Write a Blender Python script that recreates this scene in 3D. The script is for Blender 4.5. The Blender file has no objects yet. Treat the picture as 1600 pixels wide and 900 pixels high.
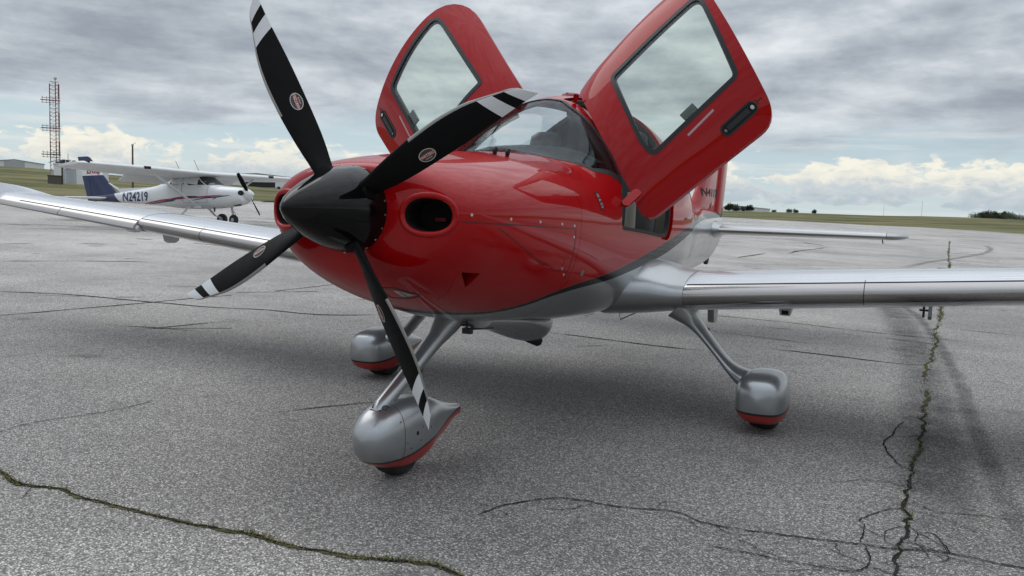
import bpy, bmesh, math, random
import numpy as np
from mathutils import Vector, Matrix
from mathutils.bvhtree import BVHTree
from mathutils.interpolate import poly_3d_calc
random.seed(7); np.random.seed(7)
R = math.radians
sc = bpy.context.scene
col = sc.collection

# ------------------------------------------------------------------ camera
CAM = Vector((2.1378, -2.4396, 1.2588))
cam = bpy.data.cameras.new("camera"); cam.sensor_width = 36; cam.lens = 1303.28/1600*36
cam.clip_start = .05; cam.clip_end = 9000
co = bpy.data.objects.new("camera", cam); col.objects.link(co)
def camera_axes(yaw, pit, roll):
    f = Vector((math.sin(yaw)*math.cos(pit), math.cos(yaw)*math.cos(pit), math.sin(pit)))
    r = Vector((math.cos(yaw), -math.sin(yaw), 0)); u = r.cross(f)
    return r*math.cos(roll)+u*math.sin(roll), u*math.cos(roll)-r*math.sin(roll), f
cr, cu, cf = camera_axes(-.4486, -.0924, .0356)
M = Matrix((cr, cu, -cf)).transposed().to_4x4(); M.translation = CAM
co.matrix_world = M; sc.camera = co

# ------------------------------------------------------------------ light and exposure
SUN_EL, SUN_AZ = R(52), R(-75)            # azimuth from +y towards +x
sd = Vector((math.sin(SUN_AZ)*math.cos(SUN_EL), math.cos(SUN_AZ)*math.cos(SUN_EL), math.sin(SUN_EL)))
sun = bpy.data.lights.new("sun", 'SUN'); sun.energy = .55; sun.angle = R(40); sun.color = (1, .96, .9)
so = bpy.data.objects.new("sun", sun); col.objects.link(so)
so.rotation_euler = sd.to_track_quat('Z', 'Y').to_euler(); so.location = (0, 0, 30)
vs = sc.view_settings; sc.display_settings.display_device = 'sRGB'
vs.view_transform = 'Standard'; vs.look = 'None'; vs.exposure = .42; vs.gamma = 1; vs.use_curve_mapping = False
sc.cycles.max_bounces = 8; sc.cycles.transparent_max_bounces = 12
sc.cycles.use_denoising = True

# ------------------------------------------------------------------ node helpers
class NT:
    def __init__(s, tree): s.t = tree; s.n = tree.nodes; s.l = tree.links
    def put(s, sock, v):
        if isinstance(v, bpy.types.NodeSocket): s.l.new(v, sock)
        elif v is not None:
            if hasattr(sock.default_value, '__len__') and not hasattr(v, '__len__'): v = (v,)*len(sock.default_value)
            if hasattr(v, '__len__') and hasattr(sock.default_value, '__len__') and len(sock.default_value) == 4 and len(v) == 3: v = (*v, 1)
            sock.default_value = v
    def math(s, op, a, b=None, c=None, clamp=False):
        n = s.n.new('ShaderNodeMath'); n.operation = op; n.use_clamp = clamp
        for i, v in enumerate((a, b, c)): s.put(n.inputs[i], v) if v is not None else None
        return n.outputs[0]
    def vmath(s, op, a, b=None):
        n = s.n.new('ShaderNodeVectorMath'); n.operation = op
        s.put(n.inputs[0], a)
        if b is not None: s.put(n.inputs[1], b)
        return n.outputs['Value'] if op in ('LENGTH', 'DOT_PRODUCT', 'DISTANCE') else n.outputs[0]
    def sep(s, v):
        n = s.n.new('ShaderNodeSeparateXYZ'); s.put(n.inputs[0], v); return n.outputs
    def comb(s, x, y, z):
        n = s.n.new('ShaderNodeCombineXYZ')
        for i, v in enumerate((x, y, z)): s.put(n.inputs[i], v)
        return n.outputs[0]
    def noise(s, v, scale, detail=4, rough=.5, dist=0, out='Fac', lac=2):
        n = s.n.new('ShaderNodeTexNoise'); s.put(n.inputs['Vector'], v); s.put(n.inputs['Scale'], scale)
        n.inputs['Detail'].default_value = detail; n.inputs['Roughness'].default_value = rough
        n.inputs['Distortion'].default_value = dist; n.inputs['Lacunarity'].default_value = lac
        return n.outputs[out]
    def voronoi(s, v, scale, feature='F1', out='Distance'):
        n = s.n.new('ShaderNodeTexVoronoi'); n.feature = feature; s.put(n.inputs['Vector'], v); s.put(n.inputs['Scale'], scale)
        return n.outputs[out]
    def ramp(s, f, stops, interp='LINEAR'):
        n = s.n.new('ShaderNodeValToRGB'); n.color_ramp.interpolation = interp; e = n.color_ramp.elements
        while len(e) < len(stops): e.new(.5)
        for i, (p, c) in enumerate(stops):
            e[i].position = p; e[i].color = (*c, 1) if hasattr(c, '__len__') else (c, c, c, 1)
        s.put(n.inputs[0], f); return n.outputs[0]
    def rng(s, v, a, b, c=0, d=1, mode='LINEAR'):
        n = s.n.new('ShaderNodeMapRange'); n.interpolation_type = mode; s.put(n.inputs[0], v)
        for i, x in enumerate((a, b, c, d)): s.put(n.inputs[1+i], x)
        return n.outputs[0]
    def mix(s, f, a, b, mode='MIX'):
        n = s.n.new('ShaderNodeMix'); n.data_type = 'RGBA'; n.blend_type = mode
        s.put(n.inputs[0], f); s.put(n.inputs[6], a); s.put(n.inputs[7], b); return n.outputs[2]
    def curve(s, f, pts):
        n = s.n.new('ShaderNodeFloatCurve'); c = n.mapping.curves[0]
        c.points[0].location = pts[0]; c.points[1].location = pts[-1]
        for p in pts[1:-1]: c.points.new(*p)
        n.mapping.update(); s.put(n.inputs['Value'], f); return n.outputs[0]
    def bump(s, h, strength, dist=.01):
        n = s.n.new('ShaderNodeBump'); n.inputs['Strength'].default_value = strength; n.inputs['Distance'].default_value = dist
        s.put(n.inputs['Height'], h); return n.outputs[0]
MATS = {}
def mat(name, color=(.5, .5, .5), rough=.5, metal=0., coat=0., fn=None, spec=None, coat_rough=.03):
    if name in MATS: return MATS[name]
    m = bpy.data.materials.new(name); m.use_nodes = True; nt = NT(m.node_tree)
    b = m.node_tree.nodes['Principled BSDF']
    b.inputs['Base Color'].default_value = (*color, 1); b.inputs['Roughness'].default_value = rough
    b.inputs['Metallic'].default_value = metal; b.inputs['Coat Weight'].default_value = coat
    b.inputs['Coat Roughness'].default_value = coat_rough
    if spec is not None: b.inputs['Specular IOR Level'].default_value = spec
    if fn: fn(nt, b)
    MATS[name] = m; return m

# ------------------------------------------------------------------ sky: Nishita behind drifting stratocumulus and low cumulus
w = bpy.data.worlds.new("World"); sc.world = w; w.use_nodes = True
nt = NT(w.node_tree); bg = w.node_tree.nodes['Background']; bg.inputs['Strength'].default_value = .1
sky = nt.n.new('ShaderNodeTexSky'); sky.sky_type = 'NISHITA'; sky.sun_disc = False
sky.sun_elevation = SUN_EL; sky.sun_rotation = SUN_AZ; sky.altitude = 200; sky.air_density = 1.0; sky.dust_density = 1.6; sky.ozone_density = 1.4
tc = nt.n.new('ShaderNodeTexCoord'); D3 = nt.vmath('NORMALIZE', tc.outputs['Generated'])
dx, dy, dz = nt.sep(D3)
zz = nt.math('MAXIMUM', dz, 0.0)
inv = nt.math('DIVIDE', 1, nt.math('ADD', zz, .055))
px, py = nt.math('MULTIPLY', dx, inv), nt.math('MULTIPLY', dy, inv)
P2 = nt.comb(px, py, 0)
warp = nt.noise(P2, .35, 3, .5, out='Color')
PW = nt.vmath('ADD', P2, nt.vmath('MULTIPLY', nt.vmath('SUBTRACT', warp, (.5, .5, .5)), (2.2, 2.2, 0)))
n1 = nt.noise(PW, .27, 7, .55)
n2 = nt.noise(nt.vmath('ADD', PW, (13.1, 4.2, 0)), .95, 6, .56)
AE = nt.comb(nt.math('MULTIPLY', nt.math('ARCTAN2', dx, dy), 7.0), nt.math('MULTIPLY', zz, 20.0), 4.4)
n3 = nt.noise(nt.vmath('ADD', AE, nt.vmath('MULTIPLY', warp, (.8, .8, 0))), 1.1, 7, .6)
dens = nt.math('ADD', nt.math('ADD', nt.math('MULTIPLY', n1, .40), nt.math('MULTIPLY', n2, .22)), nt.math('MULTIPLY', n3, .38))
gray = nt.ramp(dens, [(.37, (.63, .66, .68)), (.45, (.47, .505, .54)), (.51, (.35, .385, .425)), (.58, (.25, .28, .325)), (.66, (.185, .212, .255))])
# the deck stops short of the horizon: a ragged lower edge, clear air under it
edge = nt.math('ADD', zz, nt.math('MULTIPLY', nt.math('SUBTRACT', nt.noise(nt.comb(px, py, 3.3), .8, 5, .6), .5), .10))
deck = nt.rng(edge, .070, .115, 0, 1, 'SMOOTHSTEP')
clear = nt.mix(nt.rng(zz, 0, .12), (.47, .55, .57), (.33, .43, .49))
clear = nt.mix(.12, clear, nt.mix(1, sky.outputs[0], (.1, .1, .1), 'MULTIPLY'))
# cumulus: noise in azimuth and height, flat bases
az = nt.math('ARCTAN2', dx, dy)
CU = nt.comb(nt.math('MULTIPLY', az, 9.0), nt.math('MULTIPLY', zz, 19.0), 1.7)
cw = nt.vmath('ADD', CU, nt.vmath('MULTIPLY', nt.vmath('SUBTRACT', nt.noise(CU, 3.2, 4, .55, out='Color'), (.5, .5, .5)), (.35, .35, 0)))
cn = nt.math('ADD', nt.math('MULTIPLY', nt.noise(cw, 1.15, 3, .5), .6), nt.math('MULTIPLY', nt.noise(cw, 4.2, 6, .6), .4))
band = nt.math('MULTIPLY', nt.rng(zz, .010, .024, 0, 1, 'SMOOTHSTEP'), nt.rng(zz, .040, .092, 1, 0, 'SMOOTHSTEP'))
cth = nt.math('SUBTRACT', nt.math('ADD', cn, nt.math('MULTIPLY', nt.math('ADD', band, nt.math('MULTIPLY', nt.math('COSINE', nt.math('MULTIPLY', az, 1.6)), .25)), .20)), .64)
cmask = nt.math('MULTIPLY', nt.rng(cth, 0, .06, 0, 1, 'SMOOTHSTEP'), nt.rng(band, 0, .3, 0, 1, 'SMOOTHSTEP'))
lit = nt.math('ADD', nt.math('MULTIPLY', nt.rng(cth, .0, .16), -.25), nt.rng(zz, .012, .060))
lit = nt.math('ADD', lit, nt.math('MULTIPLY', nt.math('SUBTRACT', nt.noise(cw, 6.0, 5, .6), .5), 1.1))
cumc = nt.ramp(lit, [(.0, (.36, .42, .46)), (.35, (.45, .49, .51)), (.62, (.60, .60, .55)), (.95, (.70, .68, .59))])
# thin bright streaks of high cloud in the clear band
st = nt.noise(nt.comb(nt.math('MULTIPLY', az, 5), nt.math('MULTIPLY', zz, 60), 8), 1.0, 5, .55)
clear = nt.mix(nt.math('MULTIPLY', nt.rng(st, .48, .68, 0, 1, 'SMOOTHSTEP'), .75), clear, (.56, .59, .59))
skyc = nt.mix(cmask, clear, cumc)
skyc = nt.mix(deck, skyc, gray)
skyc = nt.mix(nt.rng(zz, .30, .75, 0, .12), skyc, (.50, .53, .56))
cie = nt.rng(zz, .20, .95, 1.0, 2.3)                # an overcast sky brightens towards the zenith
skyc = nt.mix(1, skyc, nt.comb(cie, cie, cie), 'MULTIPLY')
skyc = nt.mix(nt.rng(dz, -.02, -.1, 0, 1), skyc, (.16, .16, .15))
nt.l.new(nt.mix(1, skyc, (10, 10, 10), 'MULTIPLY'), bg.inputs['Color'])

# ------------------------------------------------------------------ object helpers
def tag(o, label=None, cat=None, group=None, kind=None):
    for k, v in (('label', label), ('category', cat), ('group', group), ('kind', kind)):
        if v: o[k] = v
    return o
def empty(name, loc=(0, 0, 0), rz=0):
    o = bpy.data.objects.new(name, None); o.location = loc; o.rotation_euler.z = rz; o.empty_display_size = .2
    col.objects.link(o); return o
def link(name, me, parent=None):
    o = bpy.data.objects.new(name, me); col.objects.link(o)
    if parent: o.parent = parent
    return o
def mesh(name, verts, faces, mats, fm=None, smooth=True, sharp=38):
    me = bpy.data.meshes.new(name); me.from_pydata([tuple(map(float, v)) for v in verts], [], [tuple(f) for f in faces])
    for m in (mats if isinstance(mats, (list, tuple)) else [mats]): me.materials.append(m)
    if fm is not None: me.polygons.foreach_set('material_index', np.array(fm, dtype=np.int32))
    if smooth:
        me.shade_smooth()
        if sharp: me.set_sharp_from_angle(angle=R(sharp))
    me.update(); return me
def fix_normals(me):
    bm = bmesh.new(); bm.from_mesh(me); bmesh.ops.recalc_face_normals(bm, faces=bm.faces); bm.to_mesh(me); bm.free(); me.update(); return me
def ob(name, verts, faces, mats, parent=None, fm=None, smooth=True, sharp=38, fix=True):
    me = mesh(name, verts, faces, mats, fm, smooth, sharp)
    if fix: fix_normals(me)
    return link(name, me, parent)
class MB:
    """collects shapes; build() links them as one mesh"""
    def __init__(s): s.v, s.f, s.m = [], [], []
    def add(s, v, f, m=0):
        b = len(s.v); s.v += [tuple(map(float, p)) for p in v]; s.f += [tuple(b+i for i in q) for q in f]; s.m += [m]*len(f); return s
    def box(s, c, d, m=0, rot=None):
        q = [Vector((sx*d[0]/2, sy*d[1]/2, sz*d[2]/2)) for sx in (-1, 1) for sy in (-1, 1) for sz in (-1, 1)]
        if rot is not None: q = [rot @ p for p in q]
        return s.add([p+Vector(c) for p in q], [(0, 1, 3, 2), (4, 6, 7, 5), (0, 4, 5, 1), (2, 3, 7, 6), (0, 2, 6, 4), (1, 5, 7, 3)], m)
    def tube(s, pts, r, n=10, m=0, cap=True, flat=None):
        v, f = tube_geo(pts, r, n, cap, flat); return s.add(v, f, m)
    def loft(s, rings, m=0, cap=True, closed=True):
        v, f = loft_geo(rings, cap, closed); return s.add(v, f, m)
    def build(s, name, mats, parent=None, sharp=38, smooth=True, fix=True):
        return ob(name, s.v, s.f, mats, parent, s.m, smooth, sharp, fix)
def loft_geo(rings, cap=True, closed=True):
    n = len(rings[0]); v = [p for r in rings for p in r]; f = []
    for i in range(len(rings)-1):
        for k in range(n if closed else n-1):
            a, b = i*n+k, i*n+(k+1) % n; f.append((a, b, b+n, a+n))
    if cap: f.append(tuple(range(n))[::-1]); f.append(tuple(range((len(rings)-1)*n, len(rings)*n)))
    return v, f
def tube_geo(pts, r, n=10, cap=True, flat=None):
    pts = [Vector(p) for p in pts]; rings = []; up0 = None
    for i, p in enumerate(pts):
        t = (pts[min(i+1, len(pts)-1)]-pts[max(i-1, 0)]).normalized()
        if up0 is None:
            a = Vector((0, 0, 1)) if abs(t.z) < .9 else Vector((0, 1, 0))
        else: a = up0
        s = t.cross(a).normalized(); u = s.cross(t).normalized(); up0 = u
        rr = r[i] if hasattr(r, '__len__') else r
        ru, rs = (rr, rr) if not hasattr(rr, '__len__') else rr
        rings.append([p+s*(math.cos(2*math.pi*k/n)*rs)+u*(math.sin(2*math.pi*k/n)*ru) for k in range(n)])
    return loft_geo(rings, cap)
def round_poly(pts, rad, n=7):
    out = []; N = len(pts)
    for i in range(N):
        p = np.array(pts[i], float); a = np.array(pts[i-1], float)-p; b = np.array(pts[(i+1) % N], float)-p
        r = rad[i] if hasattr(rad, '__len__') else rad
        la, lb = np.linalg.norm(a), np.linalg.norm(b); a /= la; b /= lb
        ang = math.acos(max(-1, min(1, float(a@b)))); d = min(r/math.tan(ang/2), la*.48, lb*.48)
        A, B = p+a*d, p+b*d
        for k in range(n+1):
            t = k/n; out.append((1-t)**2*A+2*t*(1-t)*p+t*t*B)
    return out
def resample(poly, step):
    out = []; N = len(poly)
    for i in range(N):
        a, b = np.array(poly[i], float), np.array(poly[(i+1) % N], float); L = np.linalg.norm(b-a); m = max(1, int(L/step))
        out += [a+(b-a)*k/m for k in range(m)]
    return out
def prism(poly, U, V, W, w0, w1):
    """polygon in (u, v) pushed from w0 to w1"""
    U, V, W = (np.array(a, float) for a in (U, V, W))
    n = len(poly); v = [U*p[0]+V*p[1]+W*w0 for p in poly]+[U*p[0]+V*p[1]+W*w1 for p in poly]
    return v, [tuple(range(n))[::-1], tuple(range(n, 2*n))]+[(k, (k+1) % n, n+(k+1) % n, n+k) for k in range(n)]
def boolean(me, cutters, op):
    """exact boolean of a mesh datablock with raw (verts, faces) cutters"""
    o = link('body', me); tmp = []
    for i, (v, f) in enumerate(cutters):
        cm = bpy.data.meshes.new('cut'); cm.from_pydata([tuple(map(float, p)) for p in v], [], f); fix_normals(cm)
        c = link('cut', cm); tmp.append(c); md = o.modifiers.new('b%d' % i, 'BOOLEAN'); md.operation = op; md.object = c; md.solver = 'EXACT'
    dg = bpy.context.evaluated_depsgraph_get(); dg.update()
    res = bpy.data.meshes.new_from_object(o.evaluated_get(dg), depsgraph=dg)
    for c in tmp+[o]:
        bpy.data.objects.remove(c, do_unlink=True)
    return res
class Skin:
    """a smooth reference surface: gives points and normals to whatever is cut from it or laid on it"""
    def __init__(s, v, f):
        me = bpy.data.meshes.new('skin'); me.from_pydata([tuple(map(float, p)) for p in v], [], f); fix_normals(me)
        s.v = [p.co.copy() for p in me.vertices]; s.n = [p.normal.copy() for p in me.vertices]; s.f = [tuple(p.vertices) for p in me.polygons]
        s.bvh = BVHTree.FromPolygons(s.v, s.f)
    def near(s, p):
        q, nn, i, d = s.bvh.find_nearest(p)
        if q is None: return None, Vector((0, 0, 1)), 9
        f = s.f[i]; wts = poly_3d_calc([s.v[k] for k in f], q); n = Vector((0, 0, 0))
        for k, x in zip(f, wts): n += s.n[k]*x
        return q, (n.normalized() if n.length > 1e-6 else nn), d
    def cast(s, o, d):
        q, nn, i, t = s.bvh.ray_cast(Vector(o), Vector(d).normalized())
        if q is None: return None, None
        f = s.f[i]; wts = poly_3d_calc([s.v[k] for k in f], q); n = Vector((0, 0, 0))
        for k, x in zip(f, wts): n += s.n[k]*x
        return q, n.normalized()
    def dress(s, me, tol=.006, inner=None, cut=None):
        """custom normals from the skin; material slots: outer stays, others become inner / cut"""
        nl = [None]*len(me.loops); me.shade_smooth()
        for p in me.polygons:
            c = p.center; q, n, d = s.near(c); outer = d < tol and n.dot(p.normal) > .75
            if not outer:
                if inner is not None: p.material_index = inner if (d > .012 and abs(n.dot(p.normal)) > .8) else (cut if cut is not None else inner)
                for li in p.loop_indices: nl[li] = p.normal.copy()
            else:
                for li in p.loop_indices:
                    nl[li] = s.near(me.vertices[me.loops[li].vertex_index].co)[1]
        me.normals_split_custom_set([tuple(n) for n in nl])
def lay(skin, pts2, org, d, U, V, off):
    """points (u, v) thrown along d onto the skin, lifted by off"""
    out = []
    for p in pts2:
        o = Vector(org)+Vector(U)*float(p[0])+Vector(V)*float(p[1]); q, n = skin.cast(o, d)
        if q is None:
            q, n, _ = skin.near(o)
        out.append(q+n*off)
    return out
def band(skin, outer, inner, org, d, U, V, off, thick=.004):
    """a closed strip between two loops of equal length lying on the skin, with thickness"""
    n = len(outer); A = lay(skin, outer, org, d, U, V, off); B = lay(skin, inner, org, d, U, V, off)
    A2 = lay(skin, outer, org, d, U, V, off-thick); B2 = lay(skin, inner, org, d, U, V, off-thick)
    f = []
    for k in range(n):
        j = (k+1) % n; f += [(k, j, n+j, n+k), (k, 2*n+k, 2*n+j, j), (n+k, n+j, 3*n+j, 3*n+k), (2*n+k, 3*n+k, 3*n+j, 2*n+j)]
    return A+B+A2+B2, f
def offset_poly(poly, d):
    """inward offset (for a counter-clockwise or clockwise loop alike)"""
    P = [np.array(p, float) for p in poly]; n = len(P)
    area = sum(P[i][0]*P[(i+1) % n][1]-P[(i+1) % n][0]*P[i][1] for i in range(n)); s = 1 if area > 0 else -1; out = []
    for i in range(n):
        t = P[(i+1) % n]-P[i-1]; t /= (np.linalg.norm(t)+1e-12); out.append(P[i]+s*d*np.array((-t[1], t[0])))
    return out
def text_geo(body, size, extrude=0, bold=0, shear=0, align='CENTER'):
    c = bpy.data.curves.new('t', 'FONT'); c.body = body; c.size = size; c.extrude = extrude; c.offset = bold; c.shear = shear
    c.align_x = align; c.align_y = 'CENTER'; c.resolution_u = 3
    o = bpy.data.objects.new('t', c); col.objects.link(o)
    dg = bpy.context.evaluated_depsgraph_get(); dg.update(); me = bpy.data.meshes.new_from_object(o.evaluated_get(dg), depsgraph=dg)
    bm = bmesh.new(); bm.from_mesh(me); bmesh.ops.triangulate(bm, faces=bm.faces)
    for _ in range(3):
        es = [e for e in bm.edges if e.calc_length() > size*.2]
        if not es: break
        bmesh.ops.subdivide_edges(bm, edges=es, cuts=1); bmesh.ops.triangulate(bm, faces=bm.faces)
    bm.to_mesh(me); bm.free()
    v = [tuple(p.co) for p in me.vertices]; f = [tuple(p.vertices) for p in me.polygons]
    bpy.data.objects.remove(o, do_unlink=True); return v, f
def ellipse_ring(c, rx, ry, U, V, n=24, e=2.0):
    c, U, V = Vector(c), Vector(U), Vector(V); out = []
    for k in range(n):
        a = 2*math.pi*k/n; x, y = math.cos(a), math.sin(a)
        out.append(c+U*(rx*math.copysign(abs(x)**(2/e), x))+V*(ry*math.copysign(abs(y)**(2/e), y)))
    return out

# ------------------------------------------------------------------ ground materials
def asphalt_fn(nt, b):
    tc = nt.n.new('ShaderNodeTexCoord'); p = tc.outputs['Object']
    big = nt.noise(p, .16, 5, .6); med = nt.noise(p, .9, 5, .6); fine = nt.noise(p, 45, 3, .6)
    x, y, z = nt.sep(p)
    wear = nt.noise(nt.comb(nt.math('MULTIPLY', x, .05), nt.math('MULTIPLY', y, .55), 0), 1, 4, .6)
    ag = nt.voronoi(p, 150, out='Color'); agd = nt.voronoi(p, 150)
    ar, _, _ = nt.sep(ag)
    stone = nt.ramp(ar, [(0, .035), (.35, .125), (.62, .23), (.85, .37), (1, .62)])
    gaps = nt.rng(agd, .38, .62, 1, .35)
    base = nt.mix(1, stone, nt.comb(gaps, gaps, gaps), 'MULTIPLY')
    base = nt.mix(.28, base, nt.ramp(fine, [(.3, .08), (.7, .32)]))
    f = nt.math('ADD', nt.math('ADD', nt.math('MULTIPLY', big, .55), nt.math('MULTIPLY', med, .25)), nt.math('MULTIPLY', wear, .35))
    tone = nt.ramp(f, [(.42, (.72, .73, .74)), (.56, (1.08, 1.07, 1.06)), (.70, (1.45, 1.44, 1.41))])
    c = nt.mix(1, base, tone, 'MULTIPLY')
    # small oil spots
    sp = nt.rng(nt.noise(p, 2.3, 2, .4), .68, .76, 0, .5)
    c = nt.mix(sp, c, (.05, .05, .052))
    # pavement colour grows paler towards -x and +y, its edge warped by noise
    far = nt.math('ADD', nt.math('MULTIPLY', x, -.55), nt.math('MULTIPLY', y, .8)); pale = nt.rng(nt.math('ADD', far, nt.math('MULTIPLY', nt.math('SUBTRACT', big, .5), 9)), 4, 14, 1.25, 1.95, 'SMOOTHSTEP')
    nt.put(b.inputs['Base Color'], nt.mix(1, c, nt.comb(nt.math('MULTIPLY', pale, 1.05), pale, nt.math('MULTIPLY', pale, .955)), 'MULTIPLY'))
    nt.put(b.inputs['Roughness'], nt.rng(fine, .3, .7, .72, .9))
    h = nt.math('ADD', nt.math('MULTIPLY', nt.math('SUBTRACT', 1, agd), .7), nt.math('MULTIPLY', fine, .5))
    nt.put(b.inputs['Normal'], nt.bump(h, .55, .006))
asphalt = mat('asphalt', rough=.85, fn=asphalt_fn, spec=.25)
def grass_fn(nt, b):
    tc = nt.n.new('ShaderNodeTexCoord'); p = tc.outputs['Object']
    x, y, z = nt.sep(p)
    a = nt.noise(p, .035, 5, .6); bn = nt.noise(p, .6, 4, .7)
    stripes = nt.noise(nt.comb(nt.math('MULTIPLY', nt.math('ADD', nt.math('MULTIPLY', x, .7), nt.math('MULTIPLY', y, -.7)), .08), nt.math('MULTIPLY', nt.math('ADD', nt.math('MULTIPLY', x, .7), nt.math('MULTIPLY', y, .7)), .008), 0), 1, 3, .6)
    f = nt.math('ADD', nt.math('ADD', nt.math('MULTIPLY', a, .5), nt.math('MULTIPLY', bn, .2)), nt.math('MULTIPLY', stripes, .4))
    nt.put(b.inputs['Base Color'], nt.ramp(f, [(.40, (.050, .054, .022)), (.50, (.085, .087, .036)), (.64, (.19, .17, .085))]))
    nt.put(b.inputs['Normal'], nt.bump(bn, .6, .3))
grass_m = mat('grass', rough=.95, fn=grass_fn, spec=.1)
def crack_fn(nt, b):
    tc = nt.n.new('ShaderNodeTexCoord'); p = tc.outputs['Object']
    nt.put(b.inputs['Base Color'], nt.ramp(nt.noise(p, 9, 4, .6), [(.35, (.012, .012, .011)), (.6, (.03, .029, .026)), (.75, (.06, .055, .045))]))
crack_m = mat('crack_dirt', rough=.95, fn=crack_fn, spec=.05)
def soil_fn(nt, b):
    tc = nt.n.new('ShaderNodeTexCoord'); p = tc.outputs['Object']
    nt.put(b.inputs['Base Color'], nt.ramp(nt.noise(p, 14, 4, .6), [(.3, (.035, .035, .02)), (.5, (.085, .08, .035)), (.7, (.15, .125, .06))]))
soil_m = mat('crack_moss', rough=.95, fn=soil_fn, spec=.05)
def stain_fn(nt, b):
    # a see-through dark film: edges fade across the strip (uv.x), broken by noise
    uv = nt.n.new('ShaderNodeUVMap').outputs[0]; u, v, _ = nt.sep(uv)
    tc = nt.n.new('ShaderNodeTexCoord'); p = tc.outputs['Object']
    e = nt.math('SUBTRACT', 1, nt.math('ABSOLUTE', nt.math('SUBTRACT', nt.math('MULTIPLY', u, 2), 1)))
    ends = nt.math('MULTIPLY', nt.rng(v, 0, .08), nt.rng(v, .92, 1, 1, 0))
    a = nt.math('MULTIPLY', nt.rng(e, 0, .8, 0, 1, 'SMOOTHSTEP'), nt.rng(nt.noise(p, 3.2, 5, .65), .25, .7, .15, 1))
    a = nt.math('MULTIPLY', a, nt.rng(nt.noise(p, 60, 2, .5), .3, .6, .5, 1))
    b.inputs['Base Color'].default_value = (.035, .035, .036, 1)
    nt.put(b.inputs['Alpha'], nt.math('MULTIPLY', nt.math('MULTIPLY', a, ends), .52))
stain_m = mat('dark_stain', rough=.9, fn=stain_fn, spec=.1)

# ------------------------------------------------------------------ ramp and grass terrain
def gh(x, y):
    v = .0118*(2.14-x)+.0148*(y+2.44)-.19
    return .04*math.log1p(math.exp(v/.04)) if v < 1 else v
AZK = [-3.2, -1.3, -1.0, -.775, -.5, -.3, 0., .1, .4, 3.2]
def edge_r(a): return float(np.interp(a, AZK, [80, 75, 72, 78, 86, 92, 84, 78, 78, 80])) + 1.2*math.sin(a*23)+.6*math.sin(a*61+1)
def ridge_t(a): return float(np.interp(a, AZK, [.012, .022, .0265, .0195, .010, .0075, .0098, .0088, .009, .012])) + .0006*math.sin(a*31)
def azpt(a, r): return CAM.x+r*math.sin(a), CAM.y+r*math.cos(a)
def px_az(px): return -.4486+math.atan((px-800)/1303.28)
def terr(a, r):
    re = edge_r(a); x, y = azpt(a, re); e = gh(x, y); t = ridge_t(a)
    if r <= re:
        x, y = azpt(a, r); return gh(x, y)
    zr = 1.26+t*300; k = min(1, (r-re)/(300-re)); z = e+(zr-e)*(k*.75+.25*k*k*(3-2*k))
    if r > 300: z = zr+(r-300)*t*.35
    return z+.08*math.sin(r*.13+a*40)*min(1, (r-re)/20)*(1 if r < 290 else 0)
NA = 360; azs = [(-math.pi+2*math.pi*k/NA) for k in range(NA)]
rr = [0]+[1.5*1.16**k for k in range(29)]
v = [(CAM.x, CAM.y, gh(CAM.x, CAM.y))]; f = []
for r in rr[1:]:
    for a in azs:
        q = min(r, edge_r(a)+.3); x, y = azpt(a, q); v.append((x, y, gh(x, y)))
for k in range(NA): f.append((0, 1+k, 1+(k+1) % NA))
for i in range(len(rr)-2):
    for k in range(NA):
        a, b = 1+i*NA+k, 1+i*NA+(k+1) % NA; f.append((a, a+NA, b+NA, b))
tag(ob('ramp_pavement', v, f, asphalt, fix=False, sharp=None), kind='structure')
v, f = [], []; dists = [0, .6, 2, 5, 9, 14, 22, 32, 45, 60, 80, 105, 130, 160, 190, 222, 240, 320, 450, 700, 1200, 2200, 4000]
for i, dd in enumerate(dists):
    for a in azs:
        re = edge_r(a); r = re+dd; x, y = azpt(a, r); v.append((x, y, (gh(*azpt(a, re))+(.02 if i else -.01) if i < 2 else terr(a, r))))
for i in range(len(dists)-1):
    for k in range(NA):
        a, b = i*NA+k, i*NA+(k+1) % NA; f.append((a, a+NA, b+NA, b))
tag(ob('grass_field', v, f, grass_m, fix=False, sharp=None), kind='structure')

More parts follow.
